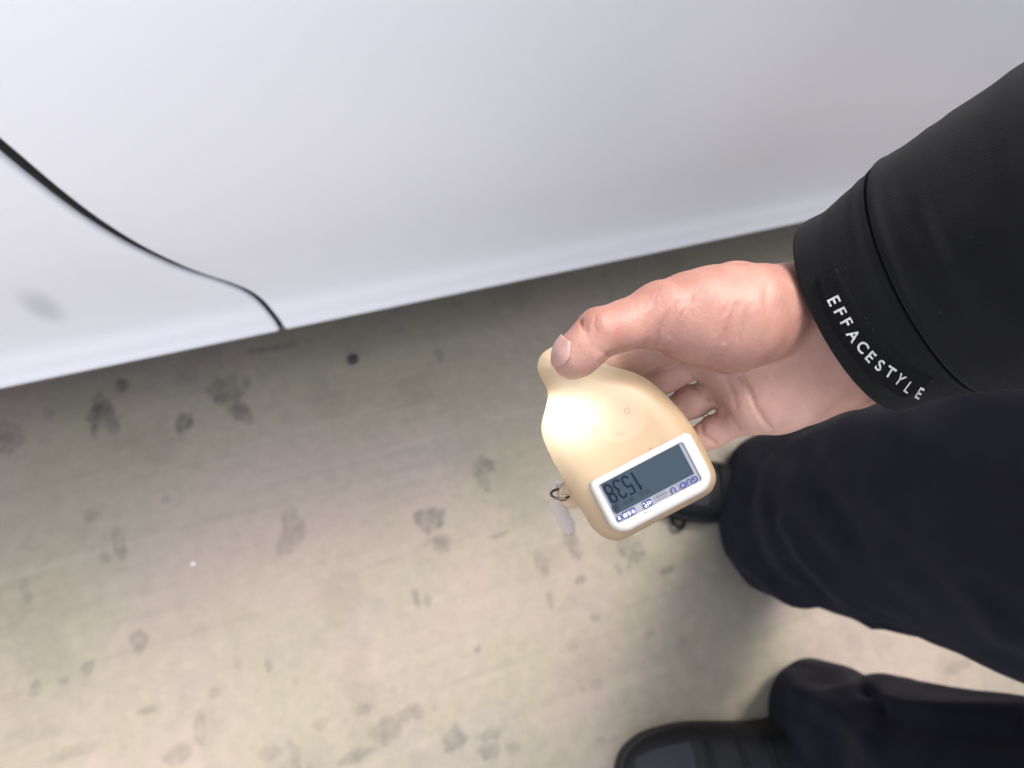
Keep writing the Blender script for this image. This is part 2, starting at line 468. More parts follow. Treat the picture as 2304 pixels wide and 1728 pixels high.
car = empty('parked_car', (0.6, 1.35, 0), 'white parked car, glossy body side with a dark curved door gap', 'car')
gapw = np.interp(zrow, [.215, .34, .5, .7, .95], [.0048, .0056, .0068, .0090, .0090])
quarter = panel('quarter_panel', np.full(NROW, -1.75), xs_s - gapw / 2, None, car)
quarter.data.materials.append(grey_patch_paint())
rear_door = panel('rear_door', xs_s + gapw / 2, np.full(NROW, 1.12), paint, car)
front_door = panel('front_door', np.full(NROW, 1.128), np.full(NROW, 2.20), paint, car)
fender = panel('front_fender', np.full(NROW, 2.208), np.full(NROW, 2.95), paint, car)
# rubber seal in the gap
sv = []; sf = []
for i in range(NROW):
    for dx, dy in ((-.012, .010), (-.0045, .0062), (0, .0045), (.0045, .0062), (.012, .010)):
        sv.append((xs_s[i] + dx, prof(zrow[i]) + dy, zrow[i]))
for i in range(NROW - 1):
    for j in range(4): sf.append((i * 5 + j, i * 5 + j + 1, i * 5 + 6 + j, i * 5 + 5 + j))
mesh_obj('door_seal', sv, sf, rubber, car)
# the rest of the shell: roof, bonnet, far side (outside the photograph)
secs = []
for x, top, belt in ((-1.75, .97, .95), (-1.55, 1.10, .95), (-.95, 1.47, .955), (0, 1.52, .955), (1.0, 1.47, .955), (1.75, 1.02, .955), (2.75, .90, .86), (2.95, .72, .70)):
    k = min(1, (top - belt) / .5 + .02)
    pr = [(.52, Z0 + .01), (.51, .5), (.50, belt - .02), (.483, belt), (.483 + .20 * k, belt + (top - belt) * .78), (.483 + .33 * k + .04, top - .01), (1.35, top + .02),
          (2.217 - .33 * k - .04, top - .01), (2.217 - .20 * k, belt + (top - belt) * .78), (2.217, belt), (2.235, .7), (2.20, .3), (2.12, Z0)]
    secs.append([(x, y, z) for y, z in pr])
n = len(secs[0]); V = [p for s in secs for p in s]; Fc = []
for i in range(len(secs) - 1):
    for j in range(n - 1): Fc.append((i * n + j, i * n + j + 1, (i + 1) * n + j + 1, (i + 1) * n + j))
Fc += [tuple(range(n)), tuple((len(secs) - 1) * n + j for j in range(n))[::-1]]
mesh_obj('body_shell', V, Fc, paint, car, smooth=False)
mesh_obj('underbody', [(x, y, z) for x in (-1.72, 2.9) for y in (.545, 2.16) for z in (.20, .30)],
         [(0, 1, 3, 2), (4, 6, 7, 5), (0, 4, 5, 1), (2, 3, 7, 6), (0, 2, 6, 4), (1, 5, 7, 3)], under, car, smooth=False)
def side_glass(x0, x1, xa, xb):
    V = [(x0, .487, .965), (x1, .487, .965), (xb, .640, 1.33), (xa, .640, 1.33)]
    V += [(x, y - .006, z) for x, y, z in V]
    mesh_obj('side_window', V, [(4, 5, 6, 7), (0, 3, 2, 1), (0, 1, 5, 4), (1, 2, 6, 5), (2, 3, 7, 6), (3, 0, 4, 7)], glass, car, smooth=False)
side_glass(-.85, .95, -.75, .95); side_glass(1.0, 1.65, 1.0, 1.20)
for wx in (ARCH[0], 2.45 + .12):
    wy = .60
    prof_t = [(.20, -.09), (.27, -.10), (.315, -.095), (.33, -.06), (.33, .06), (.315, .095), (.20, .09)]
    rings = np.array([[(wx + r * math.cos(a), wy + y, .33 + r * math.sin(a)) for (r, y) in prof_t] for a in np.linspace(0, 2 * math.pi, 49)])
    V = rings.reshape(-1, 3); m_ = len(prof_t)
    ty = mesh_obj('wheel', V, [(i * m_ + j, i * m_ + j + 1, (i + 1) * m_ + j + 1, (i + 1) * m_ + j) for i in range(48) for j in range(m_ - 1)], tyre_m, car)
    pts = []
    for s in range(5):
        a = s * 2 * math.pi / 5
        d = np.array([math.cos(a), 0, math.sin(a)]); e = np.array([-math.sin(a), 0, math.cos(a)])
        c = np.array([wx, wy - .07, .33])
        pts.append((np.array([c + d * .03 + e * .03, c + d * .20 + e * .045, c + d * .20 - e * .045, c + d * .03 - e * .03,
                              c + d * .03 + e * .03 + [0, .03, 0], c + d * .20 + e * .045 + [0, .03, 0], c + d * .20 - e * .045 + [0, .03, 0], c + d * .03 - e * .03 + [0, .03, 0]]),
                    [(0, 1, 2, 3), (0, 4, 5, 1), (1, 5, 6, 2), (2, 6, 7, 3), (3, 7, 4, 0)]))
    pr_r = [(.195, -.085), (.207, -.085), (.205, .08), (.19, .08)]
    rings = np.array([[(wx + r * math.cos(a), wy + y, .33 + r * math.sin(a)) for (r, y) in pr_r] for a in np.linspace(0, 2 * math.pi, 49)])
    pts.append((rings.reshape(-1, 3), [(i * 4 + j, i * 4 + (j + 1) % 4, (i + 1) * 4 + (j + 1) % 4, (i + 1) * 4 + j) for i in range(48) for j in range(4)]))
    V, Fc = merge(pts)
    mesh_obj('rim', V, Fc, rim_m, ty, smooth=False)

# ------------------------------------------------------------------ wall added out of view to darken the right of the car side
_wm = mat('rough_cement', (.24, .23, .22), rough=.9, noise_scale=6, noise_amt=.2, bump=.4, bump_scale=60)
_wv = [(x, y, z) for x in (1.80, 2.02) for y in (-3.6, .15) for z in (0, 2.4)]
wl = mesh_obj('shade_wall', _wv, [(0, 1, 3, 2), (4, 6, 7, 5), (0, 4, 5, 1), (2, 3, 7, 6), (0, 2, 6, 4), (1, 5, 7, 3)], _wm, smooth=False)
wl['label'] = 'unseen grey cement wall standing behind the person'; wl['category'] = 'shade_wall'

# ------------------------------------------------------------------ person
person = empty('person', (.60, -.10, 0), 'person in black jacket and dark navy trousers holding a cream gauge', 'person')
trouser_m = mat('navy_twill', (.0054, .0051, .0108), rough=.95, spec=.06, noise_scale=30, noise_amt=.25, bump=.35, bump_scale=900, sheen=.03)
jacket_m = mat('black_softshell', (.0058, .0058, .0063), rough=.95, spec=.06, noise_scale=60, noise_amt=.2, bump=.25, bump_scale=1400, sheen=.03)
strap_m = mat('black_webbing', (.0056, .0056, .0060), rough=.95, spec=.1, bump=.8, bump_scale=1500)
seam_m = mat('seam_thread', (.002, .002, .0022), rough=1.0, spec=.05)
print_m = mat('white_print', (.42, .41, .40), rough=.6, noise_scale=900, noise_amt=.35)
leather_m = mat('black_leather', (.0045, .0045, .005), rough=.65, spec=.25, bump=.2, bump_scale=500)
grey_m = mat('grey_mesh_fabric', (.011, .011, .015), rough=.8, bump=.3, bump_scale=900)
sole_m = mat('black_sole_rubber', (.005, .005, .005), rough=.8)

# skin -----------------------------------------------------------------
def skin_material():
    m = bpy.data.materials.new('skin'); m.use_nodes = True
    nt = m.node_tree; N = nt.nodes; L = nt.links; b = N['Principled BSDF']
    at = N.new('ShaderNodeAttribute'); at.attribute_name = 'redness_and_fill'
    geo = N.new('ShaderNodeNewGeometry')
    n1 = N.new('ShaderNodeTexNoise'); n1.inputs['Scale'].default_value = 130; n1.inputs['Detail'].default_value = 4
    n2 = N.new('ShaderNodeTexNoise'); n2.inputs['Scale'].default_value = 45; n2.inputs['Detail'].default_value = 3
    L.new(geo.outputs['Position'], n1.inputs['Vector']); L.new(geo.outputs['Position'], n2.inputs['Vector'])
    ad = N.new('ShaderNodeMath'); ad.operation = 'MULTIPLY_ADD'; L.new(n1.outputs['Fac'], ad.inputs[0]); ad.inputs[1].default_value = .30
    L.new(at.outputs['Fac'], ad.inputs[2])
    a2 = N.new('ShaderNodeMath'); a2.operation = 'MULTIPLY_ADD'; L.new(n2.outputs['Fac'], a2.inputs[0]); a2.inputs[1].default_value = .34; L.new(ad.outputs[0], a2.inputs[2])
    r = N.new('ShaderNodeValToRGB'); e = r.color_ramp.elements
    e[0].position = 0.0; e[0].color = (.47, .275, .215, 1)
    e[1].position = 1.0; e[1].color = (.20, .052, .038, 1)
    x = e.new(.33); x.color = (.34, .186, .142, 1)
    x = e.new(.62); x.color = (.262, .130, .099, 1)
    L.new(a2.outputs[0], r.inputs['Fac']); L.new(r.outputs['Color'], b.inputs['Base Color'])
    b.inputs['Roughness'].default_value = .5; b.inputs['Specular IOR Level'].default_value = .35
    b.inputs['Subsurface Weight'].default_value = .3; b.inputs['Subsurface Radius'].default_value = (1, .35, .2); b.inputs['Subsurface Scale'].default_value = .004
    v = N.new('ShaderNodeTexVoronoi'); v.inputs['Scale'].default_value = 900; L.new(geo.outputs['Position'], v.inputs['Vector'])
    n3 = N.new('ShaderNodeTexNoise'); n3.inputs['Scale'].default_value = 350; n3.inputs['Detail'].default_value = 5; L.new(geo.outputs['Position'], n3.inputs['Vector'])
    s = N.new('ShaderNodeMath'); s.operation = 'MULTIPLY_ADD'; L.new(v.outputs['Distance'], s.inputs[0]); s.inputs[1].default_value = .5; L.new(n3.outputs['Fac'], s.inputs[2])
    # fine skin lines running across the thumb and the ball of the hand
    ln = PW(1500, 800, .33) - PW(1530, 715, .33); ac = PW(1530, 730, .33) - PW(1450, 702, .33)
    ln /= np.linalg.norm(ln); ac /= np.linalg.norm(ac); th = np.cross(ln, ac)
    cmb = N.new('ShaderNodeCombineXYZ')
    for k, (vv, sc) in enumerate(((ln, 110), (ac, 950), (th, 300))):
        dt = N.new('ShaderNodeVectorMath'); dt.operation = 'DOT_PRODUCT'; dt.inputs[1].default_value = tuple(vv * sc)
        L.new(geo.outputs['Position'], dt.inputs[0]); L.new(dt.outputs['Value'], cmb.inputs[k])
    n4 = N.new('ShaderNodeTexNoise'); n4.inputs['Scale'].default_value = 1.0; n4.inputs['Detail'].default_value = 3; L.new(cmb.outputs[0], n4.inputs['Vector'])
    s2 = N.new('ShaderNodeMath'); s2.operation = 'MULTIPLY_ADD'; L.new(n4.outputs['Fac'], s2.inputs[0]); s2.inputs[1].default_value = 1.1; L.new(s.outputs[0], s2.inputs[2])
    bp = N.new('ShaderNodeBump'); bp.inputs['Strength'].default_value = .24; bp.inputs['Distance'].default_value = .0008
    L.new(s2.outputs[0], bp.inputs['Height']); L.new(bp.outputs['Normal'], b.inputs['Normal'])
    return m
skin_m = skin_material()
nail_m = mat('nail', (.345, .195, .165), rough=.3, sss=.3, sss_scale=.002, coat=.25)
hair_m = mat('black_hair', (.01, .008, .007), rough=.5, bump=.6, bump_scale=300)

def build_hand():
    h = .00085
    lo = np.array([.008, -.058, .288]); hi = np.array([.215, .042, .392])
    G = grid(lo, hi, h)
    mm = .001
    def pr(*q): return [(P(x, y, d), r * mm) for (x, y, d, r) in q]
    # palm and wrist
    palm = chain(G, pr((2140, 590, .322, 24), (1990, 660, .333, 24), (1850, 690, .339, 19.5), (1730, 735, .348, 15), (1600, 790, .354, 11)), .008)
    palm = smin(palm, chain(G, pr((2190, 700, .322, 20), (2040, 755, .334, 19), (1905, 826, .341, 17.5), (1790, 862, .347, 15), (1690, 895, .352, 12)), .008), .016)
    palm = smin(palm, chain(G, pr((1880, 760, .339, 17), (1760, 800, .350, 13), (1650, 850, .358, 10.5)), .008), .014)
    palm = smin(palm, chain(G, pr((1800, 885, .346, 13.5), (1735, 905, .349, 12.6), (1690, 918, .352, 10.5)), .008), .010)
    # thumb with its mound
    thumb = chain(G, pr((1800, 665, .337, 15), (1712, 705, .330, 18.5), (1640, 716, .325, 21.0), (1560, 714, .320, 17.0), (1490, 708, .316, 12.6)), .010)
    thumb = smin(thumb, chain(G, pr((1492, 708, .316, 12.4), (1440, 722, .3135, 10.2), (1395, 735, .311, 9.3), (1350, 747, .3085, 9.3)), .004), .006)
    thumb = smin(thumb, chain(G, pr((1352, 750, .3085, 9.2), (1322, 776, .3090, 9.0), (1296, 800, .3110, 8.4), (1282, 813, .3135, 7.2)), .003), .0035)
    # fingers
    idx = chain(G, pr((1600, 740, .356, 10), (1500, 775, .352, 9.0), (1440, 797, .355, 8.3), (1340, 860, .362, 7.8), (1285, 925, .362, 7.0)), .004)
    mid = chain(G, pr((1630, 790, .358, 9.5), (1555, 815, .360, 8.0), (1495, 843, .363, 8.1), (1385, 908, .3665, 7.8), (1315, 965, .364, 7.0)), .004)
    rng = chain(G, pr((1705, 832, .356, 9.5), (1632, 862, .361, 7.4), (1562, 901, .365, 7.3), (1450, 965, .3675, 7.2), (1385, 1020, .365, 6.6)), .004)
    lit = chain(G, pr((1715, 918, .351, 9.5), (1665, 941, .357, 7.4), (1604, 973, .363, 6.8), (1520, 1015, .3665, 6.6), (1460, 1055, .365, 6.0)), .004)
    fing = smin(smin(smin(idx, mid, .0008), rng, .0008), lit, .0008)
    d = smin(palm, fing, .004)
    d = smin(d, thumb, .005)
    # creases: shallow grooves on the side that faces up (camera side)
    gx = G[0] / G[2] * F_PX + CX; gy = G[1] / G[2] * F_PX + CY
    def groove(pts, w, depth, z0=.0, z1=.40):
        pts = catmull(pts, 5)
        x0, y0 = pts.min(0) - 14; x1, y1 = pts.max(0) + 14
        m = (gx > x0) & (gx < x1) & (gy > y0) & (gy < y1) & (np.abs(d) < .004) & (G[2] > z0) & (G[2] < z1)
        dist = poly_dist(gx[m], gy[m], pts, False)
        d[m] += 1.3 * depth * mm * np.exp(-(dist / w) ** 2) * np.clip((z1 - G[2][m]) / .005, 0, 1)
    Z = lambda x, y: (x / 3.456 + 1180, y / 3.456 + 560)
    T = .326
    groove([Z(1025, 745), Z(1030, 690), Z(1060, 600), Z(1130, 500), Z(1180, 420)], 4.5, .75, z1=T)
    groove([Z(1130, 680), Z(1190, 560), Z(1270, 440), Z(1300, 370)], 4, .45, z1=T)
    groove([Z(1080, 640), Z(1150, 520), Z(1230, 410)], 4, .35, z1=T)
    groove([Z(930, 600), Z(960, 510), Z(1010, 430)], 4, .3, z1=T)
    groove([Z(1170, 700), Z(1230, 590), Z(1290, 480)], 3.6, .3, z1=T)
    groove([Z(1550, 720), Z(1580, 620), Z(1650, 430)], 4.2, .5, z1=T)
    groove([Z(1660, 690), Z(1700, 560), Z(1770, 430)], 4.0, .4, z1=T)
    groove([Z(1480, 640), Z(1510, 560), Z(1560, 470)], 3.8, .3, z1=T)
    groove([Z(1870, 420), Z(1880, 340), Z(1900, 260)], 5, .25, z1=T)
    groove([Z(555, 640), Z(545, 580), Z(550, 520)], 3.6, .4, z1=T)
    groove([Z(470, 640), Z(445, 590), Z(440, 560)], 3.4, .7, z1=T)
    groove([Z(490, 680), Z(480, 620), Z(485, 580)], 3.2, .35, z1=T)
    groove([Z(640, 825), Z(610, 800), Z(580, 785)], 3.6, .4, z1=T)
    groove([Z(645, 820), Z(600, 870), Z(570, 895)], 3.6, .45, z1=T)
    groove([Z(650, 815), Z(720, 795), Z(800, 770)], 3.4, .35, z1=T)
    # palm lines
    groove([Z(1680, 985), Z(1740, 1080), Z(1800, 1230), Z(1880, 1350), Z(1920, 1390)], 5.5, .9)
    groove([Z(1300, 1060), Z(1360, 1090), Z(1420, 1150), Z(1510, 1210), Z(1560, 1290)], 5, .6)
    groove([Z(1210, 880), Z(1270, 960), Z(1330, 1040)], 5, .6)
    groove([Z(1430, 1160), Z(1530, 1190), Z(1600, 1300), Z(1670, 1400)], 5, .35)
    groove([Z(1380, 1350), Z(1390, 1440), Z(1480, 1510)], 5, .6)
    groove([Z(1560, 1000), Z(1620, 1120), Z(1650, 1230)], 6, .35)
    # bony swell and soft unevenness
    d += (.00025 * np.sin(G[0] * 210 + 1.0) * np.sin(G[1] * 260) + .0002 * np.sin(G[0] * 420 + G[2] * 300)).astype(np.float32)
    V, Q = surface_nets(d, lo, h)
    px = V[:, 0] / V[:, 2] * F_PX + CX; py = V[:, 1] / V[:, 2] * F_PX + CY
    red = np.full(len(V), .28) - .46 * np.clip((V[:, 2] - .326) / .012, 0, 1)      # palm painted paler by depth to lift its shade
    red -= .14 * np.clip((V[:, 2] - .345) / .008, 0, 1)  # curled fingers painted lighter again, against their shade
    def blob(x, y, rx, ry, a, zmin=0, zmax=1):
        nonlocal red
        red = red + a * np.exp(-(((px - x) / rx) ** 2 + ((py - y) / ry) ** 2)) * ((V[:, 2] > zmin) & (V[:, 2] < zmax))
    blob(1300, 800, 60, 55, -.28); blob(1340, 730, 60, 40, .06); blob(1400, 770, 70, 40, .02); blob(1470, 680, 60, 50, .06)  # first blob lifts the shaded thumb tip, the others add redness
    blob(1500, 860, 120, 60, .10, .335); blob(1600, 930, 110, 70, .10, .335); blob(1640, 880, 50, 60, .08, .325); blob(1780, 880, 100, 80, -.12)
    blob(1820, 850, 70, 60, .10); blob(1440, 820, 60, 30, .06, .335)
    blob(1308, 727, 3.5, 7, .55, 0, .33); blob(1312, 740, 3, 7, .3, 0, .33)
    return W(V), Q, red

hv, hq, hred = build_hand()

# head, neck and the other hand (outside the photograph)
HEAD = np.array([.50, -.15, 1.63]); UPH = np.array([-.30, .02, .95]); UPH /= np.linalg.norm(UPH)
FWD = np.array([-.93, .12, -.30]); FWD -= UPH * (FWD @ UPH); FWD /= np.linalg.norm(FWD); SID = np.cross(UPH, FWD)
def hp(f, s, u): return HEAD + FWD * f + SID * s + UPH * u
def build_head():
    h = .0045
    lo = HEAD - [.17, .15, .27]; hi = HEAD + [.25, .15, .16]
    G = grid(lo, hi, h)
    L = [(G[0] - HEAD[0]) * a[0] + (G[1] - HEAD[1]) * a[1] + (G[2] - HEAD[2]) * a[2] for a in (FWD, SID, UPH)]
    d = ellipsoid(L, (-.005, 0, .02), (.093, .074, .098))
    d = smin(d, ellipsoid(L, (.025, 0, -.045), (.062, .056, .072)), .03)
    d = smin(d, cone(L, (.092, 0, .005), (.112, 0, -.030), .009, .013), .012)
    for s in (-1, 1):
        d = smin(d, cone(L, (-.008, s * .076, .012), (-.004, s * .077, -.022), .014, .010), .006)
        d = -smin(-d, ellipsoid(L, (.088, s * .031, .006), (.018, .016, .011)), .010)
        d = smin(d, ellipsoid(L, (.075, s * .031, .004), (.012, .012, .010)), .003)
    d = -smin(-d, ellipsoid(L, (.094, 0, -.062), (.012, .022, .004)), .004)
    nb = np.array([.62, -.16, 1.44]) - HEAD
    nbl = (nb @ FWD, nb @ SID, nb @ UPH)
    d = smin(d, cone(L, (-.03, 0, -.05), nbl, .054, .062), .02)
    return surface_nets(d, lo, h)
def build_left_hand():
    w = np.array([.70, -.50, .84])
    h = .003; lo = w - [.08, .06, .20]; hi = w + [.08, .06, .10]
    G = grid(lo, hi, h)
    d = chain(G, [(w + [.01, 0, .09], .028), (w, .026), (w + [-.005, 0, -.04], .026), (w + [-.005, 0, -.085], .022)], .01)
    for q, (dx, ln) in enumerate(((-.030, .062), (-.010, .072), (.010, .068), (.028, .052))):
        a = w + [dx * .9 - .005, 0, -.085]
        d = smin(d, chain(G, [(a, .0095), (a + [dx * .1, .008, -ln * .5], .0088), (a + [dx * .1, .026, -ln * .95], .0075)], .003), .004)
    d = smin(d, chain(G, [(w + [-.02, .01, -.02], .013), (w + [-.045, .018, -.06], .011), (w + [-.050, .024, -.095], .009)], .004), .006)
    return surface_nets(d, lo, h)
kv, kq = build_head(); lv, lq = build_left_hand()
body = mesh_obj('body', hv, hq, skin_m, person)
at = body.data.attributes.new('redness_and_fill', 'FLOAT', 'POINT')
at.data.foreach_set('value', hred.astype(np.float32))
mesh_obj('head', kv, kq, skin_m, person)
mesh_obj('hand', lv, lq, skin_m, person)
body['label'] = 'pale bare hand, thumb on top of the gauge'

# thumbnail: curved plate lying on the far side of the thumb tip
def build_nail():
    bvh = BVHTree.FromPolygons([Vector(v) for v in hv], [tuple(map(int, q)) for q in hq])
    Ln = catmull([(1273, 762), (1258, 776), (1245, 793), (1236, 812), (1235, 826)], 4)
    Rn = catmull([(1281, 768), (1282, 788), (1280, 806), (1266, 823), (1246, 838)], 4)
    V = []; Fc = []; nv = 11
    for l, r in zip(Ln, Rn):
        for j in range(nv):
            t = j / (nv - 1); p = l + (r - l) * t
            loc, nrm, _, _ = bvh.find_nearest(Vector(PW(p[0], p[1], .3125 - .0115 * t ** .7)))
            V.append(np.array(loc + nrm * (.0008 if .04 < t < .96 else .0002)))
    V = np.array(V).reshape(len(Ln), nv, 3)
    n_ = len(Ln); V = V.reshape(-1, 3)
    for i in range(n_ - 1):
        for j in range(nv - 1): Fc.append((i * nv + j, i * nv + j + 1, (i + 1) * nv + j + 1, (i + 1) * nv + j))
    o = mesh_obj('thumbnail', V, Fc, nail_m, body)
    md = o.modifiers.new('thickness', 'SOLIDIFY'); md.thickness = .0005; md.offset = 0
build_nail()

# hair
def build_hair():
    V = []; Fc = []; nu, nv = 28, 40
    for i in range(nu):
        th = i / (nu - 1) * math.radians(112)
        for j in range(nv):
            ph = 2 * math.pi * j / nv
            f = math.cos(ph)
            lim = math.radians(58) if f > .5 else math.radians(112)
            t2 = min(th, lim * (1 if f <= .5 else 1) ) if f <= .5 else th * (58 / 112)
            p = hp(-.008 + .104 * math.sin(t2) * math.cos(ph), .083 * math.sin(t2) * math.sin(ph), .022 + .108 * math.cos(t2))
            w = 1 + .05 * noise.noise(Vector(p * 40))
            V.append(HEAD + (p - HEAD) * w)
    for i in range(nu - 1):
        for j in range(nv): Fc.append((i * nv + j, i * nv + (j + 1) % nv, (i + 1) * nv + (j + 1) % nv, (i + 1) * nv + j))
    o = mesh_obj('hair', V, Fc, hair_m, person)
    md = o.modifiers.new('thickness', 'SOLIDIFY'); md.thickness = .008
build_hair()

# right sleeve ----------------------------------------------------------
def build_sleeve():
    st = [  # top pixel, bottom pixel, depth of axis, half depth (m), lean of the near side
        ((1812, 500), (2040, 918), .336, .030, 84),
        ((1866, 470), (2085, 905), .332, .033, 84),
        ((1912, 432), (2140, 890), .328, .036, 88),
        ((1975, 372), (2225, 875), .323, .040, 94),
        ((2060, 314), (2310, 868), .315, .043, 94),
        ((2150, 252), (2395, 862), .307, .045, 92),
        ((2304, 150), (2540, 860), .293, .047, 90),
        ((2500, 30), (2740, 880), .276, .048, 90)]
    A = []
    for T, B, d, rb, bow in st:
        T, B = np.array(T, float), np.array(B, float)
        ch = (B - T) / np.linalg.norm(B - T); left = np.array([-ch[1], ch[0]])
        near = P(*((T + B) / 2 + left * bow), d - rb)      # middle of the side facing up
        t, b = P(*T, d), P(*B, d)
        c = (t + b) / 2; a = (t - b) / 2
        A.append(np.concatenate([c, a, near - c]))
    A = catmull(A, 22)
    M = 160; rings = []
    for i, q in enumerate(A):
        c, a, b = q[:3], q[3:6], q[6:9]
        ring = []
        for j in range(M):
            ph = 2 * math.pi * j / M
            p = c + a * math.cos(ph) + b * math.sin(ph)
            nrm = p - c; nrm /= np.linalg.norm(nrm)
            s = i / 22.0
            w = noise.noise(Vector((s * 1.3, math.cos(ph) * 1.2, math.sin(ph) * 1.2))) * .0007 * min(1, .2 + s * .4)
            w += noise.noise(Vector((s * 3.1 + 9, math.cos(ph) * 2.2 + s, math.sin(ph) * 2.2))) * .0003 * min(1, .2 + max(0, s - 1) * .6)
            # stitched seam at the cuff's upper edge
            w -= .0016 * math.exp(-((s - 3.02) / .035) ** 2)
            w += .0010 * math.exp(-((s - 3.25) / .16) ** 2) - .0005 * math.exp(-((s - 2.8) / .12) ** 2)
            ring.append(p + nrm * w)
        rings.append(ring)
    rings = np.array(rings)
    # turned-in hem at the cuff
    ax = A[0][:3] - A[3][:3]; ax /= np.linalg.norm(ax)
    pre = []
    for k, off in ((.93, -.022), (.935, -.006), (.955, .0004), (.985, .0010)):
        pre.append(A[0][:3] + (rings[0] - A[0][:3]) * k + ax * off)
    rings = np.concatenate([np.array(pre), rings])
    return rings
sr = build_sleeve()
SV, SF = loft(sr)
sleeve = mesh_obj('jacket_sleeve', W(SV), SF, jacket_m, person)
sleeve['label'] = 'black sleeve with lettered cuff strap'
BV = BVHTree.FromPolygons([Vector(v) for v in SV], SF)      # in camera space
def on_sleeve(px, py, off):
    r = Vector(P(px, py, 1.0)).normalized()
    hit = BV.ray_cast(Vector((0, 0, 0)), r)
    if hit[0] is None: return None
    n = hit[1]
    if n.dot(r) > 0: n = -n
    return np.array(hit[0] + n * off)

# webbing strap on the cuff: a grid between its two long edges
Lf = catmull([(1836, 632), (1852, 690), (1880, 748), (1917, 800), (1962, 850), (2030, 893)], 8)
Rt = catmull([(1886, 606), (1915, 655), (1952, 716), (1998, 768), (2046, 818), (2098, 850)], 8)
V = []; Fc = []; n = 9
rows = 0
for l, r in zip(Lf, Rt):
    pts = [on_sleeve(*(l + (r - l) * k / (n - 1)), .0011 if 0 < k < n - 1 else .0002) for k in range(n)]
    if any(p is None for p in pts): print('strap stops at', rows, l, r); break
    if rows == 0: V += [p for p in [on_sleeve(*(l + (r - l) * k / (n - 1) + [-1, -2]), .0) for k in range(n)]]; rows += 1
    V += pts; rows += 1
for i in range(rows - 1):
    for j in range(n - 1): Fc.append((i * n + j, i * n + j + 1, (i + 1) * n + j + 1, (i + 1) * n + j))
strap = mesh_obj('cuff_strap', W(np.array(V)), Fc, strap_m, sleeve)
strap['label'] = 'black webbing strap with white lettering'
# lettering
LET = [('E', 1879, 676), ('F', 1893, 700), ('F', 1907, 723), ('A', 1922, 752), ('C', 1942, 777), ('E', 1959, 798),
       ('S', 1980, 817), ('T', 2003, 832), ('Y', 2024, 848), ('L', 2042, 865), ('E', 2066, 878)]
parts = []
for i, (ch, x, y) in enumerate(LET):
    a = np.array(LET[max(i - 1, 0)][1:], float); b = np.array(LET[min(i + 1, len(LET) - 1)][1:], float)
    t = (b - a) / np.linalg.norm(b - a)
    if i < 2: t = np.array([.45, .89])
    up = np.array([t[1], -t[0]])
    v2, f2 = text2d(ch, 40 - .5 * i, bold=.7)
    v2 = v2 * np.array([.92 if i < 8 else .7, 1])
    pv = []
    for q in v2:
        p = np.array([x, y]) + t * q[0] + up * q[1]
        s = on_sleeve(p[0], p[1], .0017)
        if s is None: s = P(p[0], p[1], .33)
        pv.append(s)
    parts.append((np.array(pv), f2))
V, Fc = merge(parts)
mesh_obj('lettering', W(V), Fc, print_m, sleeve, smooth=False)
# lint and loose threads around the strap
random.seed(3)
parts = []
for k in range(24):
    i = random.randrange(len(Lf)); e = random.random()
    base = (Lf[i] if e < .35 else Rt[i] if e < .8 else (Lf[i] + (Rt[i] - Lf[i]) * random.random())) + np.array([random.gauss(0, 3), random.gauss(0, 3)])
    if random.random() < .3: base = np.array([random.uniform(1850, 2280), random.uniform(520, 900)])
    an = random.uniform(0, 6.28) if random.random() < .6 else 1.0; ln = random.uniform(1.5, 7)
    pth = [on_sleeve(base[0] + math.cos(an) * ln * s, base[1] + math.sin(an) * ln * s, .0015) for s in (-.5, 0, .5)]
    if any(p is None for p in pth): continue
    parts.append(tube(pth, .000045, 4))
V, Fc = merge(parts)
lint = mesh_obj('lint', W(V), Fc, mat('grey_lint', (.07, .07, .07), rough=1), sleeve)
lint['kind'] = 'stuff'
# seam cord in the groove
Ms = sr.shape[1]
ri = 4 + 66
pth = [sr[ri, j] + (sr[ri, j] - sr[ri].mean(0)) * .004 for j in range(Ms)]
V, Fc = tube(pth, .00055, 6, closed=True)
mesh_obj('cuff_seam', W(V), Fc, seam_m, sleeve)

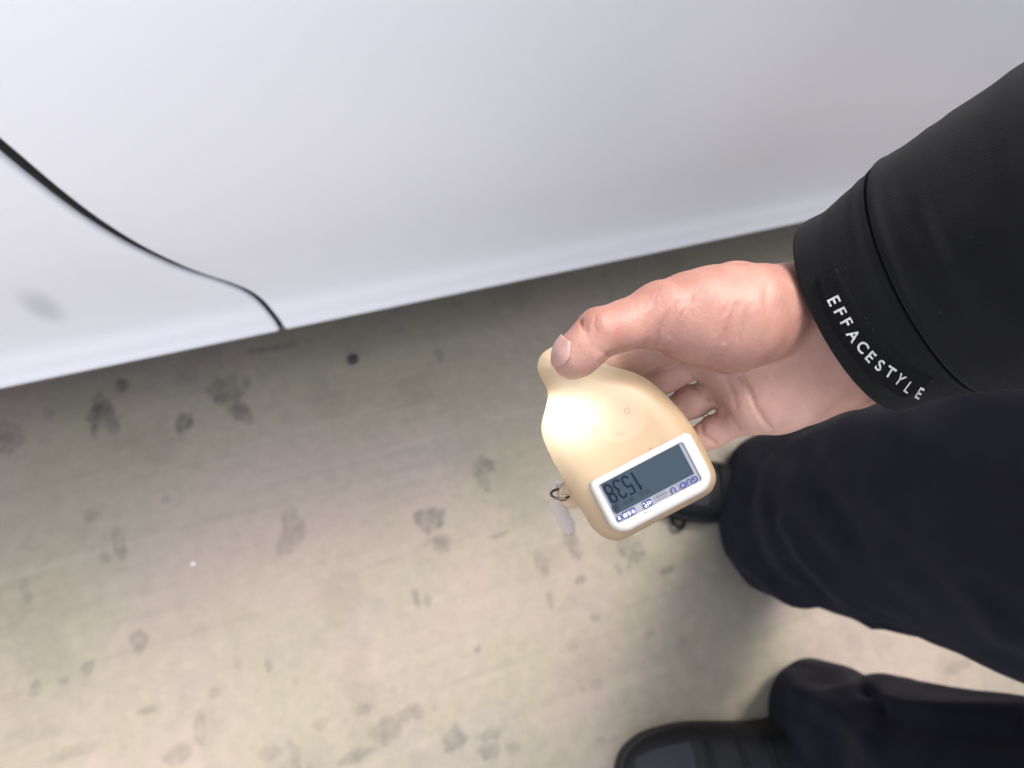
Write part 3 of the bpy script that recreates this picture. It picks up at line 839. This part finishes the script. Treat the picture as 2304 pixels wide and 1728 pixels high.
# jacket body ------------------------------------------------------------
def build_jacket():
    h = .010
    lo = np.array([.10, -.62, .74]); hi = np.array([.95, .30, 1.56])
    G = grid(lo, hi, h)
    hipc = np.array([.67, -.16, .88])
    d = None
    for s in (-1, 1):
        c = chain(G, [(hipc + [0, s * .07, -.04], .135), (np.array([.64, -.15 + s * .075, 1.10]), .140), (np.array([.62, -.15 + s * .085, 1.30]), .145), (np.array([.66, -.16 + s * .10, 1.38]), .09)], .06)
        d = c if d is None else smin(d, c, .10)
    d = smin(d, chain(G, [(np.array([.66, -.30, 1.40]), .075), (np.array([.66, -.02, 1.40]), .075)], .02), .06)
    d = smin(d, chain(G, [(np.array([.64, -.16, 1.40]), .075), (np.array([.60, -.155, 1.475]), .070)], .02), .05)
    e = W(P(*((np.array([2500, 30.]) + [2740, 880]) / 2), .276)); e0 = W(P(*((np.array([2304, 150.]) + [2540, 860]) / 2), .293))
    elbow = e + (e - e0) * 1.6
    d = smin(d, chain(G, [(np.array([.66, .03, 1.385]), .083), (elbow + [.03, 0, .05], .072), (elbow, .064), (e, .060)], .03), .05)
    d = smin(d, chain(G, [(np.array([.66, -.36, 1.385]), .083), (np.array([.74, -.46, 1.13]), .066), (np.array([.705, -.495, .90]), .050)], .03), .05)
    d = np.maximum(d, .80 - G[2] + .0)                                   # straight hem
    d = np.maximum(d, -(((G[0] - .60) ** 2 + (G[1] + .155) ** 2) ** .5 - .060) * (G[2] > 1.455) - (G[2] <= 1.455) * 9)
    d += (.003 * np.sin(G[2] * 38 + G[1] * 12) * np.sin(G[1] * 21 + G[0] * 17)).astype(np.float32)
    return surface_nets(d, lo, h)
jv, jq = build_jacket()
mesh_obj('jacket', jv, jq, jacket_m, person)

# trousers ----------------------------------------------------------------
T1 = np.array([(1600, 1010), (1668, 982), (1699, 976), (1735, 984), (1791, 975), (1837, 952), (1888, 936), (1939, 918), (2000, 900), (2304, 815), (2700, 720), (3300, 560)])
B1 = np.array([(1600, 1250), (1640, 1280), (1678, 1304), (1760, 1345), (1837, 1371), (1913, 1386), (1995, 1412), (2041, 1432), (2098, 1453), (2195, 1478), (2304, 1519), (2700, 1680), (3300, 1950)])
T2 = np.array([(1600, 1560), (1700, 1510), (1750, 1485), (1791, 1487), (1832, 1504), (1867, 1522), (1954, 1529), (2041, 1545), (2118, 1562), (2210, 1588), (2304, 1613), (2700, 1720), (3300, 1880)])
def build_leg(foot, hip, Tc, Bc, zs, seed, wmin=0, folds=()):
    A = []
    for z in zs:
        k = (z - zs[0]) / (.88 - zs[0])
        c = np.array([foot[0] + (hip[0] - foot[0]) * k, foot[1] + (hip[1] - foot[1]) * k, z])
        pc, _ = proj(c)
        t = on_z(pc[0], np.interp(pc[0], Tc[:, 0], Tc[:, 1]), z)
        if Bc is not None:
            b = on_z(pc[0], np.interp(pc[0], Bc[:, 0], Bc[:, 1]), z)
        else:
            wd = wmin + .03 * k
            b = t + np.array([.02, -1, 0]) / np.linalg.norm([.02, -1]) * wd
        m = (t + b) / 2; a = (t - b) / 2
        bd = np.array([a[1], -a[0], 0]); bd /= np.linalg.norm(bd)
        if bd[0] > 0: bd = -bd
        A.append(np.concatenate([m, a, bd * (.095 + .03 * k)]))
    A = catmull(A, 16)
    M = 110; rings = []
    for i, q in enumerate(A):
        c, a, b = q[:3], q[3:6], q[6:9]; ring = []
        for j in range(M):
            ph = 2 * math.pi * j / M
            p = c + a * math.cos(ph) + b * math.sin(ph)
            nr = p - c; nr /= np.linalg.norm(nr)
            zz = p[2]
            v = Vector((math.cos(ph) * 1.1 + seed, math.sin(ph) * 1.1, zz * 5.0 + math.cos(ph - .8) * 1.2))
            w = .011 * noise.noise(v) + .006 * noise.noise(v * 2.3)
            # long soft crease down the shin and slack folds above the shoe
            w += .004 * math.sin(zz * 45 + 3.2 * math.sin(ph + seed)) * math.exp(-((zz - .20) / .10) ** 2)

            fade = min(1, i / 5)
            ring.append(p + nr * w * (.35 + .65 * fade))
        rings.append(ring)
    rings = np.array(rings)
    cen = A[:, None, :3]; nr = rings - cen; nr /= np.linalg.norm(nr, axis=-1, keepdims=True)
    q = (rings - CAM) @ ROT; qx = CX + F_PX * q[..., 0] / q[..., 2]; qy = CY + F_PX * q[..., 1] / q[..., 2]
    near = (np.sin(2 * np.pi * np.arange(M) / M) > -.2)[None, :]
    for (pl, wd_, am) in folds:
        rings = rings + nr * (near * am * np.exp(-(poly_dist(qx, qy, pl, False) / wd_) ** 2))[..., None]
    c0 = rings[0].mean(0)
    pre = [c0 + (rings[0] - c0) * .93 + [0, 0, .05], c0 + (rings[0] - c0) * .945 + [0, 0, .004], c0 + (rings[0] - c0) * .975 - [0, 0, .0015]]
    return loft(np.concatenate([np.array(pre), rings]))
foot1 = on_z(1735, 1140, .05); foot2 = on_z(1800, 1640, .05)
print('feet', foot1, foot2)
zs = [.035, .09, .16, .25, .36, .48, .60, .72, .84]
l1 = build_leg(foot1[:2], (.66, -.04), T1, B1, zs, 0.0, 0, [([(1758, 1175), (1800, 1250), (1870, 1322), (1965, 1390)], 20, .011), ([(1700, 1090), (1740, 1160), (1790, 1270), (1850, 1345)], 26, -.009), ([(1850, 1060), (1960, 1110), (2120, 1240), (2250, 1400)], 40, .009), ([(1780, 1010), (1850, 1090), (1940, 1250)], 30, -.006)])
l2 = build_leg(foot2[:2], (.62, -.27), T2, None, zs, 5.0, .215, [([(1960, 1572), (2040, 1590), (2140, 1598), (2300, 1600)], 16, .009), ([(1935, 1545), (1958, 1560), (1985, 1590)], 14, -.012), ([(1800, 1560), (1880, 1600), (1960, 1680)], 24, .007), ([(2000, 1625), (2150, 1650), (2300, 1660)], 22, -.008)])
hp_rings = []
for z, rx, ry in ((.78, .11, .20), (.84, .125, .205), (.92, .125, .19), (1.0, .12, .18)):
    hp_rings.append([(.71 + rx * math.cos(a), -.16 + ry * math.sin(a), z) for a in np.linspace(0, 2 * math.pi, 48, endpoint=False)])
V, Fc = merge([l1, l2, loft(np.array(hp_rings), True, True)])
mesh_obj('trousers', V, Fc, trouser_m, person)

# shoes ---------------------------------------------------------------------
def build_shoe(heel, toe, width, label):
    heel = np.array([*heel[:2], 0.0]); toe = np.array([*toe[:2], 0.0])
    L = np.linalg.norm(toe - heel); u = (toe - heel) / L; w = np.array([-u[1], u[0], 0]); up = np.array([0, 0, 1.0])
    sh = empty('shoe', heel, label, 'shoe') if False else None
    S = [0, .02, .06, .14, .28, .42, .56, .68, .78, .87, .94, .98, 1.0]
    HW = [.10, .26, .36, .40, .39, .40, .46, .50, .49, .45, .35, .22, .06]
    HT = [.050, .075, .095, .104, .106, .100, .084, .072, .064, .056, .047, .039, .028]
    rings = []; sole = []
    for s, hw, ht in zip(S, HW, HT):
        ring = []
        for q in np.linspace(0, math.pi, 21):
            cx, cz = math.cos(q), math.sin(q)
            x = np.sign(cx) * abs(cx) ** .75 * hw * width; z = .022 + (ht - .022) * cz ** .8
            ring.append(heel + u * s * L + w * x + up * z)
        rings.append(ring)
    R_ = catmull(np.array(rings).reshape(len(S), -1), 5).reshape(-1, 21, 3)
    n, m = R_.shape[:2]
    V = R_.reshape(-1, 3); Fc = [(i * m + j, i * m + j + 1, (i + 1) * m + j + 1, (i + 1) * m + j) for i in range(n - 1) for j in range(m - 1)]
    upper = mesh_obj('shoe', V, Fc, leather_m, person); upper['label'] = label
    out = [heel + u * (s * 1.012 - .006) * L + w * hw * width * 1.05 for s, hw in zip(S, HW)] + [heel + u * (s * 1.012 - .006) * L - w * hw * width * 1.05 for s, hw in zip(S, HW)][::-1]
    out = catmull(np.array(out), 4, True); k = len(out)
    prof_s = [(1.0, .002), (1.02, .006), (1.02, .024), (.985, .029)]
    c = out.mean(0); rings = np.array([[c + (p - c) * sc + up * z for p in out] for sc, z in prof_s])
    V, Fc = loft(rings, True, True)
    mesh_obj('sole', V, Fc, sole_m, upper)
    # grey vamp panel over the toes
    i0, i1 = int(n * .62), int(n * .86); j0, j1 = 6, 15
    pv = []; pf = []
    for i in range(i0, i1):
        for j in range(j0, j1): 
            c = heel + u * ((R_[i, j] - heel) @ u)
            pv.append(R_[i, j] + (R_[i, j] - c) / np.linalg.norm(R_[i, j] - c) * .0025)
    jj = j1 - j0
    for i in range(i1 - i0 - 1):
        for j in range(jj - 1): pf.append((i * jj + j, i * jj + j + 1, (i + 1) * jj + j + 1, (i + 1) * jj + j))
    mesh_obj('toe_panel', pv, pf, grey_m, upper)
    # laces
    for q, s in enumerate((.42, .49, .56)):
        i = int(n * s); pts = [R_[i, j] + up * .004 for j in range(6, 15)]
        V, Fc = tube(pts, .003, 6); mesh_obj('lace', V, Fc, leather_m, upper)
    return heel, u, w, L, upper
h1, u1, w1, L1, s1 = build_shoe(on_z(1830, 1135, 0), on_z(1452, 1098, 0), .105, 'black shoe under the leg nearer the car')
h2, u2, w2, L2, s2 = build_shoe(on_z(1870, 1665, 0), on_z(1388, 1752, 0), .125, 'black shoe with grey toe panel at the bottom edge')
# slack lace loop beside the first shoe
c = on_z(1527, 1172, .012)
pts = [c + np.array([(.011) * math.cos(a), .013 * math.sin(a), .004 * math.sin(2 * a)]) for a in np.linspace(0, 2 * math.pi, 20, endpoint=False)]
V, Fc = tube(pts, .0038, 8, closed=True); mesh_obj('lace', V, Fc, leather_m, s1)

# ------------------------------------------------------------------ gauge
gauge = empty('paint_thickness_gauge', PW(1410, 1000, .338), 'cream handheld paint thickness gauge with small grey screen showing 1538', 'gauge')
def shell_material():
    m = mat('cream_rubberised_plastic', (.31, .218, .134), rough=.42, spec=.4, noise_scale=60, noise_amt=.03)
    nt = m.node_tree; b = nt.nodes['Principled BSDF']; out = nt.nodes['Material Output']
    tr = nt.nodes.new('ShaderNodeBsdfTranslucent'); tr.inputs['Color'].default_value = (.85, .77, .62, 1)
    mx = nt.nodes.new('ShaderNodeMixShader'); mx.inputs[0].default_value = .12
    nt.links.new(b.outputs[0], mx.inputs[1]); nt.links.new(tr.outputs[0], mx.inputs[2]); nt.links.new(mx.outputs[0], out.inputs['Surface'])
    return m
cream_m = shell_material()
bezel_m = mat('white_gloss_plastic', (.375, .35, .32), rough=.25, coat=.3)
plate_m = mat('silver_screen_plate', (.185, .185, .21), rough=.35)
lcd_m = mat('grey_lcd', (.024, .037, .049), rough=.45, spec=.12)
ink_m = mat('lcd_segments', (.006, .009, .016), rough=.6, spec=.1)
faint_m = mat('lcd_faint_segments', (.008, .012, .018), rough=.4)
blue_m = mat('blue_print', (.012, .020, .15), rough=.5)
pale_m = mat('pale_print', (.62, .66, .80), rough=.5)
black_m = mat('grey_print', (.05, .05, .06), rough=.5)
metal_m = mat('bronze_ring', (.12, .095, .06), rough=.35, metal=.9)
tag_m = mat('white_tag_plastic', (.42, .36, .32), rough=.45)
pad_m = shell_material(); pad_m.name = 'pale_cream_pad'
_r = [n for n in pad_m.node_tree.nodes if n.type == 'VALTORGB'][0]
for _e in _r.color_ramp.elements: _e.color = (.325, .24, .16, 1)
mark_m = mat('pad_print', (.295, .218, .145), rough=.5)

ZM = .338                                   # middle of the body
OUT = [(1209, 828), (1212, 810), (1220, 796), (1238, 783), (1262, 775), (1288, 774), (1308, 782), (1326, 797), (1345, 812), (1370, 823), (1394, 829), (1426, 838), (1455, 853),
       (1484, 876), (1513, 905), (1542, 939), (1568, 980), (1588, 1020), (1603, 1052), (1607, 1073), (1601, 1094), (1584, 1113), (1500, 1158), (1430, 1195), (1400, 1210),
       (1380, 1214), (1354, 1206), (1333, 1188), (1318, 1164), (1290, 1118), (1264, 1072), (1246, 1041), (1228, 1003), (1219, 974), (1219, 951), (1228, 916), (1233, 888), (1228, 870), (1215, 847)]
OUT = catmull(np.array(OUT, float), 3, True)
SCL = ZM / F_PX
def c2(p): return (np.asarray(p, float) - [CX, CY]) * SCL
OUT_M = c2(OUT)
HB, RB, PW_ = .0150, .0150, 2.35
def build_shell():
    h = .00062
    lo = np.array([*(OUT_M.min(0) - .006), -.019]); hi = np.array([*(OUT_M.max(0) + .006), .019])
    ax = [np.arange(lo[i], hi[i] + h, h) for i in range(3)]
    X, Y = np.meshgrid(ax[0], ax[1], indexing='ij')
    d2 = poly_dist(X, Y, OUT_M)
    # flat loop for the wrist strap on the far side
    lug = np.hypot(*(np.stack([X, Y], -1) - c2((1287, 1113))).transpose(2, 0, 1)) - 31 * SCL
    q = np.clip(1 + d2 / RB, 0, None)
    Z = ax[2][None, None, :]
    Fb = (np.abs(Z) / HB) ** PW_ + q[:, :, None] ** PW_ - 1
    Fb = Fb * .008
    # grooved parting line
    Fb = Fb + .0009 * np.exp(-((Z + .0030) / .0007) ** 2) * 1.0
    lg = np.maximum(lug[:, :, None], np.abs(Z - .001) - .0022)
    hole = np.hypot(X - c2((1266, 1119))[0], Y - c2((1266, 1119))[1]) - 7.5 * SCL
    lg = np.maximum(lg, -hole[:, :, None])
    Fd = smin(Fb.astype(np.float32), lg.astype(np.float32), .0012)
    V, Q = surface_nets(Fd, lo, h)
    return V, Q
def to_world(v):
    """gauge plane coordinates (metres, right/down/depth from ZM) -> world"""
    v = np.asarray(v, float)
    return W(v + np.array([0, 0, ZM]))
gv, gq = build_shell()
# silhouettes nearer than the middle plane would look larger: draw x, y in perspective of the middle plane
_px = gv[:, 0] / (ZM + gv[:, 2]) * F_PX + CX; _py = gv[:, 1] / (ZM + gv[:, 2]) * F_PX + CY
_in = (np.hypot((_px - 1390) / 66, (_py - 938) / 60) < .992) & (gv[:, 2] < -.004)      # opening for the key pad
_pf = _in[gq].all(1); pad_q = gq[_pf]; gq = gq[~_pf]
shell = mesh_obj('shell', to_world(gv), gq, cream_m, gauge)
UU = np.array([190, -99.]) / math.hypot(190, 99); VV = np.array([-UU[1], UU[0]])
TL = np.array([1345, 1093.])
def scr(u, v, z):
    """screen coordinates in photograph pixels (u along the long edge, v towards the rounded end)"""
    p = c2(TL + UU * u + VV * v) * ((ZM + z) / ZM)
    return np.array([p[0], p[1], z])
ZF = -.0172                                 # front of the bezel
def build_bezel():
    h = .00042
    # rectangle with different corner radii in (u, v) metres
    u0, u1, v0, v1 = -18 * SCL, 240 * SCL, -17 * SCL, 123 * SCL
    ax = [np.arange(u0 - .003, u1 + .003, h), np.arange(v0 - .003, v1 + .003, h), np.arange(-.0190, .002, h)]
    U, Vv = np.meshgrid(ax[0], ax[1], indexing='ij')
    cu, cv, hu, hv_ = (u0 + u1) / 2, (v0 + v1) / 2, (u1 - u0) / 2, (v1 - v0) / 2
    rc = np.where(Vv > cv, 40 * SCL, 16 * SCL)
    q = np.stack([np.abs(U - cu) - hu + rc, np.abs(Vv - cv) - hv_ + rc], -1)
    d2 = np.linalg.norm(np.maximum(q, 0), axis=-1) + np.minimum(q.max(-1), 0) - rc
    Z = ax[2][None, None, :]
    r = .0026
    a = d2[:, :, None] + r; b = (ZF - Z) + r
    d = np.sqrt(np.maximum(a, 0) ** 2 + np.maximum(b, 0) ** 2) + np.minimum(np.maximum(a, b), 0) - r
    d = np.maximum(d, Z)
    # recess for the screen
    gu, gv_ = 214 * SCL, 97 * SCL; r2 = 5 * SCL
    q2 = np.stack([np.abs(U - gu / 2) - gu / 2 + r2, np.abs(Vv - gv_ / 2) - gv_ / 2 + r2], -1)
    rec = np.linalg.norm(np.maximum(q2, 0), axis=-1) + np.minimum(q2.max(-1), 0) - r2
    rec3 = np.maximum(rec[:, :, None], Z - (ZF + .0011))
    d = np.maximum(d, -rec3)
    V, Q = surface_nets(d.astype(np.float32), np.array([a_[0] for a_ in ax]), h)
    out = np.array([scr(p[0] / SCL, p[1] / SCL, p[2]) for p in V])
    return out, Q
bv, bq = build_bezel()
bezel = mesh_obj('bezel', to_world(bv), bq, bezel_m, gauge)
def plate(name, u0, v0, u1, v1, z, m, parent, skew=0):
    V = [scr(u0, v0, z), scr(u1, v0, z), scr(u1 + skew, v1, z), scr(u0 + skew, v1, z)]
    V += [scr(u0, v0, z + .0004), scr(u1, v0, z + .0004), scr(u1 + skew, v1, z + .0004), scr(u0 + skew, v1, z + .0004)]
    return mesh_obj(name, to_world(V), [(0, 1, 2, 3), (7, 6, 5, 4), (0, 4, 5, 1), (1, 5, 6, 2), (2, 6, 7, 3), (3, 7, 4, 0)], m, parent, smooth=False)
ZP = ZF + .0009
screen = plate('screen', -2, -2, 216, 99, ZP, plate_m, gauge)
screen['label'] = 'small grey screen reading 1538, seen upside down'
plate('display', 7.5, 1.0, 205, 76, ZP - .00055, lcd_m, screen)
ZI = ZP - .00070
# text frame: x runs towards -u from the right end, y towards +v  (the screen is read from the far side)
def tx(x, y, z=ZI): return scr(214 - x, y, z)
def put(name, v2, f2, x, y, m, sc=1.0, slant=0.0, z=ZI):
    V = [tx(x + q[0] * sc + slant * q[1] * sc, y + q[1] * sc, z) for q in v2]
    return mesh_obj(name, to_world(V), f2, m, screen, smooth=False)
def arc(cx, cy, rx, ry, a0, a1, n=14):
    return [(cx + rx * math.cos(math.radians(a)), cy + ry * math.sin(math.radians(a))) for a in np.linspace(a0, a1, n)]
DIG = {
    '1': [[(-4, 12), (0, 20), (0, -20)]],
    '5': [[(7, 19), (-5, 19), (-6, 2)], [(-6, 2)] + arc(0, -6.5, 6.5, 10, 125, -0) + arc(0, -9, 6.5, 11, 0, -160)],
    '3': [arc(0, 10, 6.5, 10, 160, -70) , arc(0, -9.5, 7, 10.5, 80, -160)],
    '8': [arc(0, 10, 6.3, 9.5, 0, 360, 24), arc(0, -9.7, 7, 10.3, 0, 360, 24)]}
for ch, x, y in (('1', 132, 30.5), ('5', 152, 30.5), ('3', 173, 29), ('8', 196, 29)):
    v2, f2 = merge([(lambda r: (np.c_[r[0], np.zeros(len(r[0]))], r[1]))(stroke2d(s, 4.5)) for s in DIG[ch]])
    put('digit', v2[:, :2], f2, x, y, ink_m, 1.10, slant=-.06)
# small segments and print
for s, x, y, size, m in (('铁', 121, 61, 14, faint_m), ('基', 135, 61, 14, faint_m), ('测', 160, 61, 13, faint_m), ('厚', 174, 61, 13, faint_m), ('κ', 192, 64, 13, faint_m)):
    v2, f2 = text2d(s, size); put('segment', v2, f2, x, y, m)
v2, f2 = merge([(lambda r: (np.c_[r[0], np.zeros(len(r[0]))], r[1]))(stroke2d([(-5, -6), (5, -6), (5, 6), (-5, 6), (-5, -7)], 2.2)),
                (lambda r: (np.c_[r[0], np.zeros(len(r[0]))], r[1]))(stroke2d([(-2, 0), (3, 0)], 3))])
put('battery_mark', v2[:, :2], f2, 203, 64, ink_m)
YS = 87.0
for ch, x in (('G', 13), ('U', 28), ('O', 43), ('U', 68)):
    v2, f2 = text2d(ch, 20, bold=.5); put('brand_letter', v2, f2, x, YS, blue_m)
v2, f2 = stroke2d(arc(0, 0, 6, 6.4, 60, 300), 1.0); put('brand_letter', v2, f2, 56, YS, blue_m)
v2, f2 = text2d('果欧精量工', 7.2); put('maker_name', v2, f2, 99, 83.5, black_m)
for q in range(9):
    v2, f2 = stroke2d([(-1.4, 0), (1.6, 0)], 1.1); put('fine_print', v2, f2, 83 + q * 4.1, 91.5, black_m)
def badge(x, w, hh, s, size):
    v = [(-w / 2, -hh / 2), (w / 2, -hh / 2), (w / 2, hh / 2), (-w / 2, hh / 2)]
    r = 2.0
    pts = []
    for (sx, sy, a0) in ((1, 1, 0), (-1, 1, 90), (-1, -1, 180), (1, -1, 270)):
        pts += arc(sx * (w / 2 - r), sy * (hh / 2 - r), r, r, a0, a0 + 90, 4)
    put('badge', np.array(pts), [tuple(range(len(pts)))], x, YS, blue_m)
    v2, f2 = text2d(s, size, bold=.1); put('badge_text', v2, f2, x, YS, pale_m, z=ZI - .00012)
badge(133, 21, 15, '4代', 13)
badge(180, 32, 14, '专业版', 10.5)
pts = arc(0, 0, 6, 6.8, 0, 360, 20)[:-1]
put('round_mark', np.array(pts), [tuple(range(len(pts)))], 204.5, YS, blue_m)
v2, f2 = merge([(lambda r: (np.c_[r[0], np.zeros(len(r[0]))], r[1]))(stroke2d(s, 1.3)) for s in ([(-3, -2.6), (3, 2.4), (0, 5), (0, -5), (3, -2.4), (-3, 2.6)],)])
put('round_mark_symbol', v2[:, :2], f2, 204.5, YS, pale_m, z=ZI - .00012)
# two tiny dark chips on the bezel
for (x, y) in ((1463, 1010), (1452, 1153)):
    u = np.array([x, y]) - TL; u, v = u @ UU, u @ VV
    V = [scr(u + a, v + b, ZF - .00008) for a, b in ((-3, -.8), (2, -1.2), (3.2, .6), (-1, 1.2))]
    mesh_obj('chip_mark', to_world(V), [(0, 1, 2, 3)], black_m, bezel, smooth=False)

# round key pad, hugging the domed face
def on_shell(pts, off):
    """photograph pixels (n, 2) -> points on the domed front, lifted by off"""
    p = c2(np.asarray(pts, float)); z = np.zeros(len(p)) - HB
    for _ in range(4):
        q = p * ((ZM + z) / ZM)[:, None]
        k = np.clip(1 + poly_dist(q[:, 0], q[:, 1], OUT_M) / RB, 0, None)
        z = -HB * np.clip(1 - k ** PW_, 0, None) ** (1 / PW_)
    return np.c_[q, z - off]
_u, _inv = np.unique(pad_q, return_inverse=True)
pad = mesh_obj('key_pad', to_world(gv[_u]), _inv.reshape(-1, 4), pad_m, gauge)
def mark(pts, w):
    v2, f2 = stroke2d(pts, w)
    V = on_shell(v2, .00025)
    mesh_obj('key_symbol', to_world(V), f2, mark_m, pad, smooth=False)
mark(arc(1411, 924, 6, 6, 0, 360, 18), 3); mark(arc(1337, 964, 6, 6, 40, 320, 14), 2.0); mark([(1386, 974), (1392, 979), (1402, 973)], 2.0)

# probe ring under the nose, metal loop and white tag
V, Fc = tube([np.array(P(1266, 1119, .337)) + np.array([.0042 * math.cos(a) - .0008, .0016 * math.sin(a) - .0012, -.0036 * math.sin(a) + .002]) for a in np.linspace(0, 2 * math.pi, 28, endpoint=False)], .00062, 8, closed=True)
mesh_obj('metal_loop', W(V), Fc, metal_m, gauge)
def build_tag():
    path = catmull([P(1253, 1088, .40), P(1250, 1112, .415), P(1262, 1150, .435), P(1284, 1195, .455)], 8)
    wd = np.interp(np.linspace(0, 1, len(path)), [0, .1, .3, .6, .9, 1], [.0009, .0026, .0032, .0045, .0045, .0026])
    rings = []
    for i, p in enumerate(path):
        t = path[min(i + 1, len(path) - 1)] - path[max(i - 1, 0)]; t /= np.linalg.norm(t)
        a = np.cross(t, [0, 0, 1]); a /= np.linalg.norm(a); b = np.cross(t, a)
        rings.append([p + a * math.cos(q) * wd[i] + b * math.sin(q) * .0022 for q in np.linspace(0, 2 * math.pi, 16, endpoint=False)])
    return loft(np.array(rings), True, True)
V, Fc = build_tag()
tag = mesh_obj('wrist_tag', W(V), Fc, tag_m, gauge)
tag['label'] = 'small white tag hanging from the metal loop'
V, Fc = tube(catmull([P(1262, 1117, .337), P(1254, 1104, .36), P(1253, 1090, .40)], 5), .0007, 6)
mesh_obj('tag_cord', W(V), Fc, tag_m, tag)

# lamp added behind the translucent shell for the bright spot on its left
lamp = bpy.data.lights.new('added_glow_lamp', 'POINT'); lamp.energy = .018; lamp.color = (1.0, .96, .86); lamp.shadow_soft_size = .002
lo_ = bpy.data.objects.new('added_glow_lamp', lamp); COL.objects.link(lo_)
lo_.location = tuple(to_world([*(c2((1282, 935))), -.0055]))
attach_loc = Vector(lo_.location); lo_.parent = gauge; lo_.matrix_parent_inverse = world_of(gauge).inverted()

# ------------------------------------------------------------------ small things on the floor
def pebble(name, px, py, r, color, label, cat, seed):
    c = on_z(px, py, 0); V = []; Fc = []; nu, nv = 7, 10
    for i in range(nu):
        th = math.pi * i / (nu - 1)
        for j in range(nv):
            ph = 2 * math.pi * j / nv
            p = np.array([math.sin(th) * math.cos(ph), math.sin(th) * math.sin(ph), .55 * math.cos(th)])
            k = 1 + .35 * noise.noise(Vector(p * 1.6 + np.array([seed, 0, 0])))
            V.append(c + p * k * r + [0, 0, r * .5])
    for i in range(nu - 1):
        for j in range(nv): Fc.append((i * nv + j, (i + 1) * nv + j, (i + 1) * nv + (j + 1) % nv, i * nv + (j + 1) % nv))
    o = mesh_obj(name, V, Fc, mat(name + '_surface', color, rough=.8, noise_scale=200, noise_amt=.3), smooth=False)
    o['label'] = label; o['category'] = cat
pebble('stone_chip', 793, 812, .0095, (.035, .030, .032), 'small dark stone chip lying on the concrete near the car sill', 'stone', 1.3)
pebble('paper_scrap', 435, 1270, .0036, (.50, .48, .47), 'tiny white scrap lying on the bare concrete floor', 'scrap', 4.2)
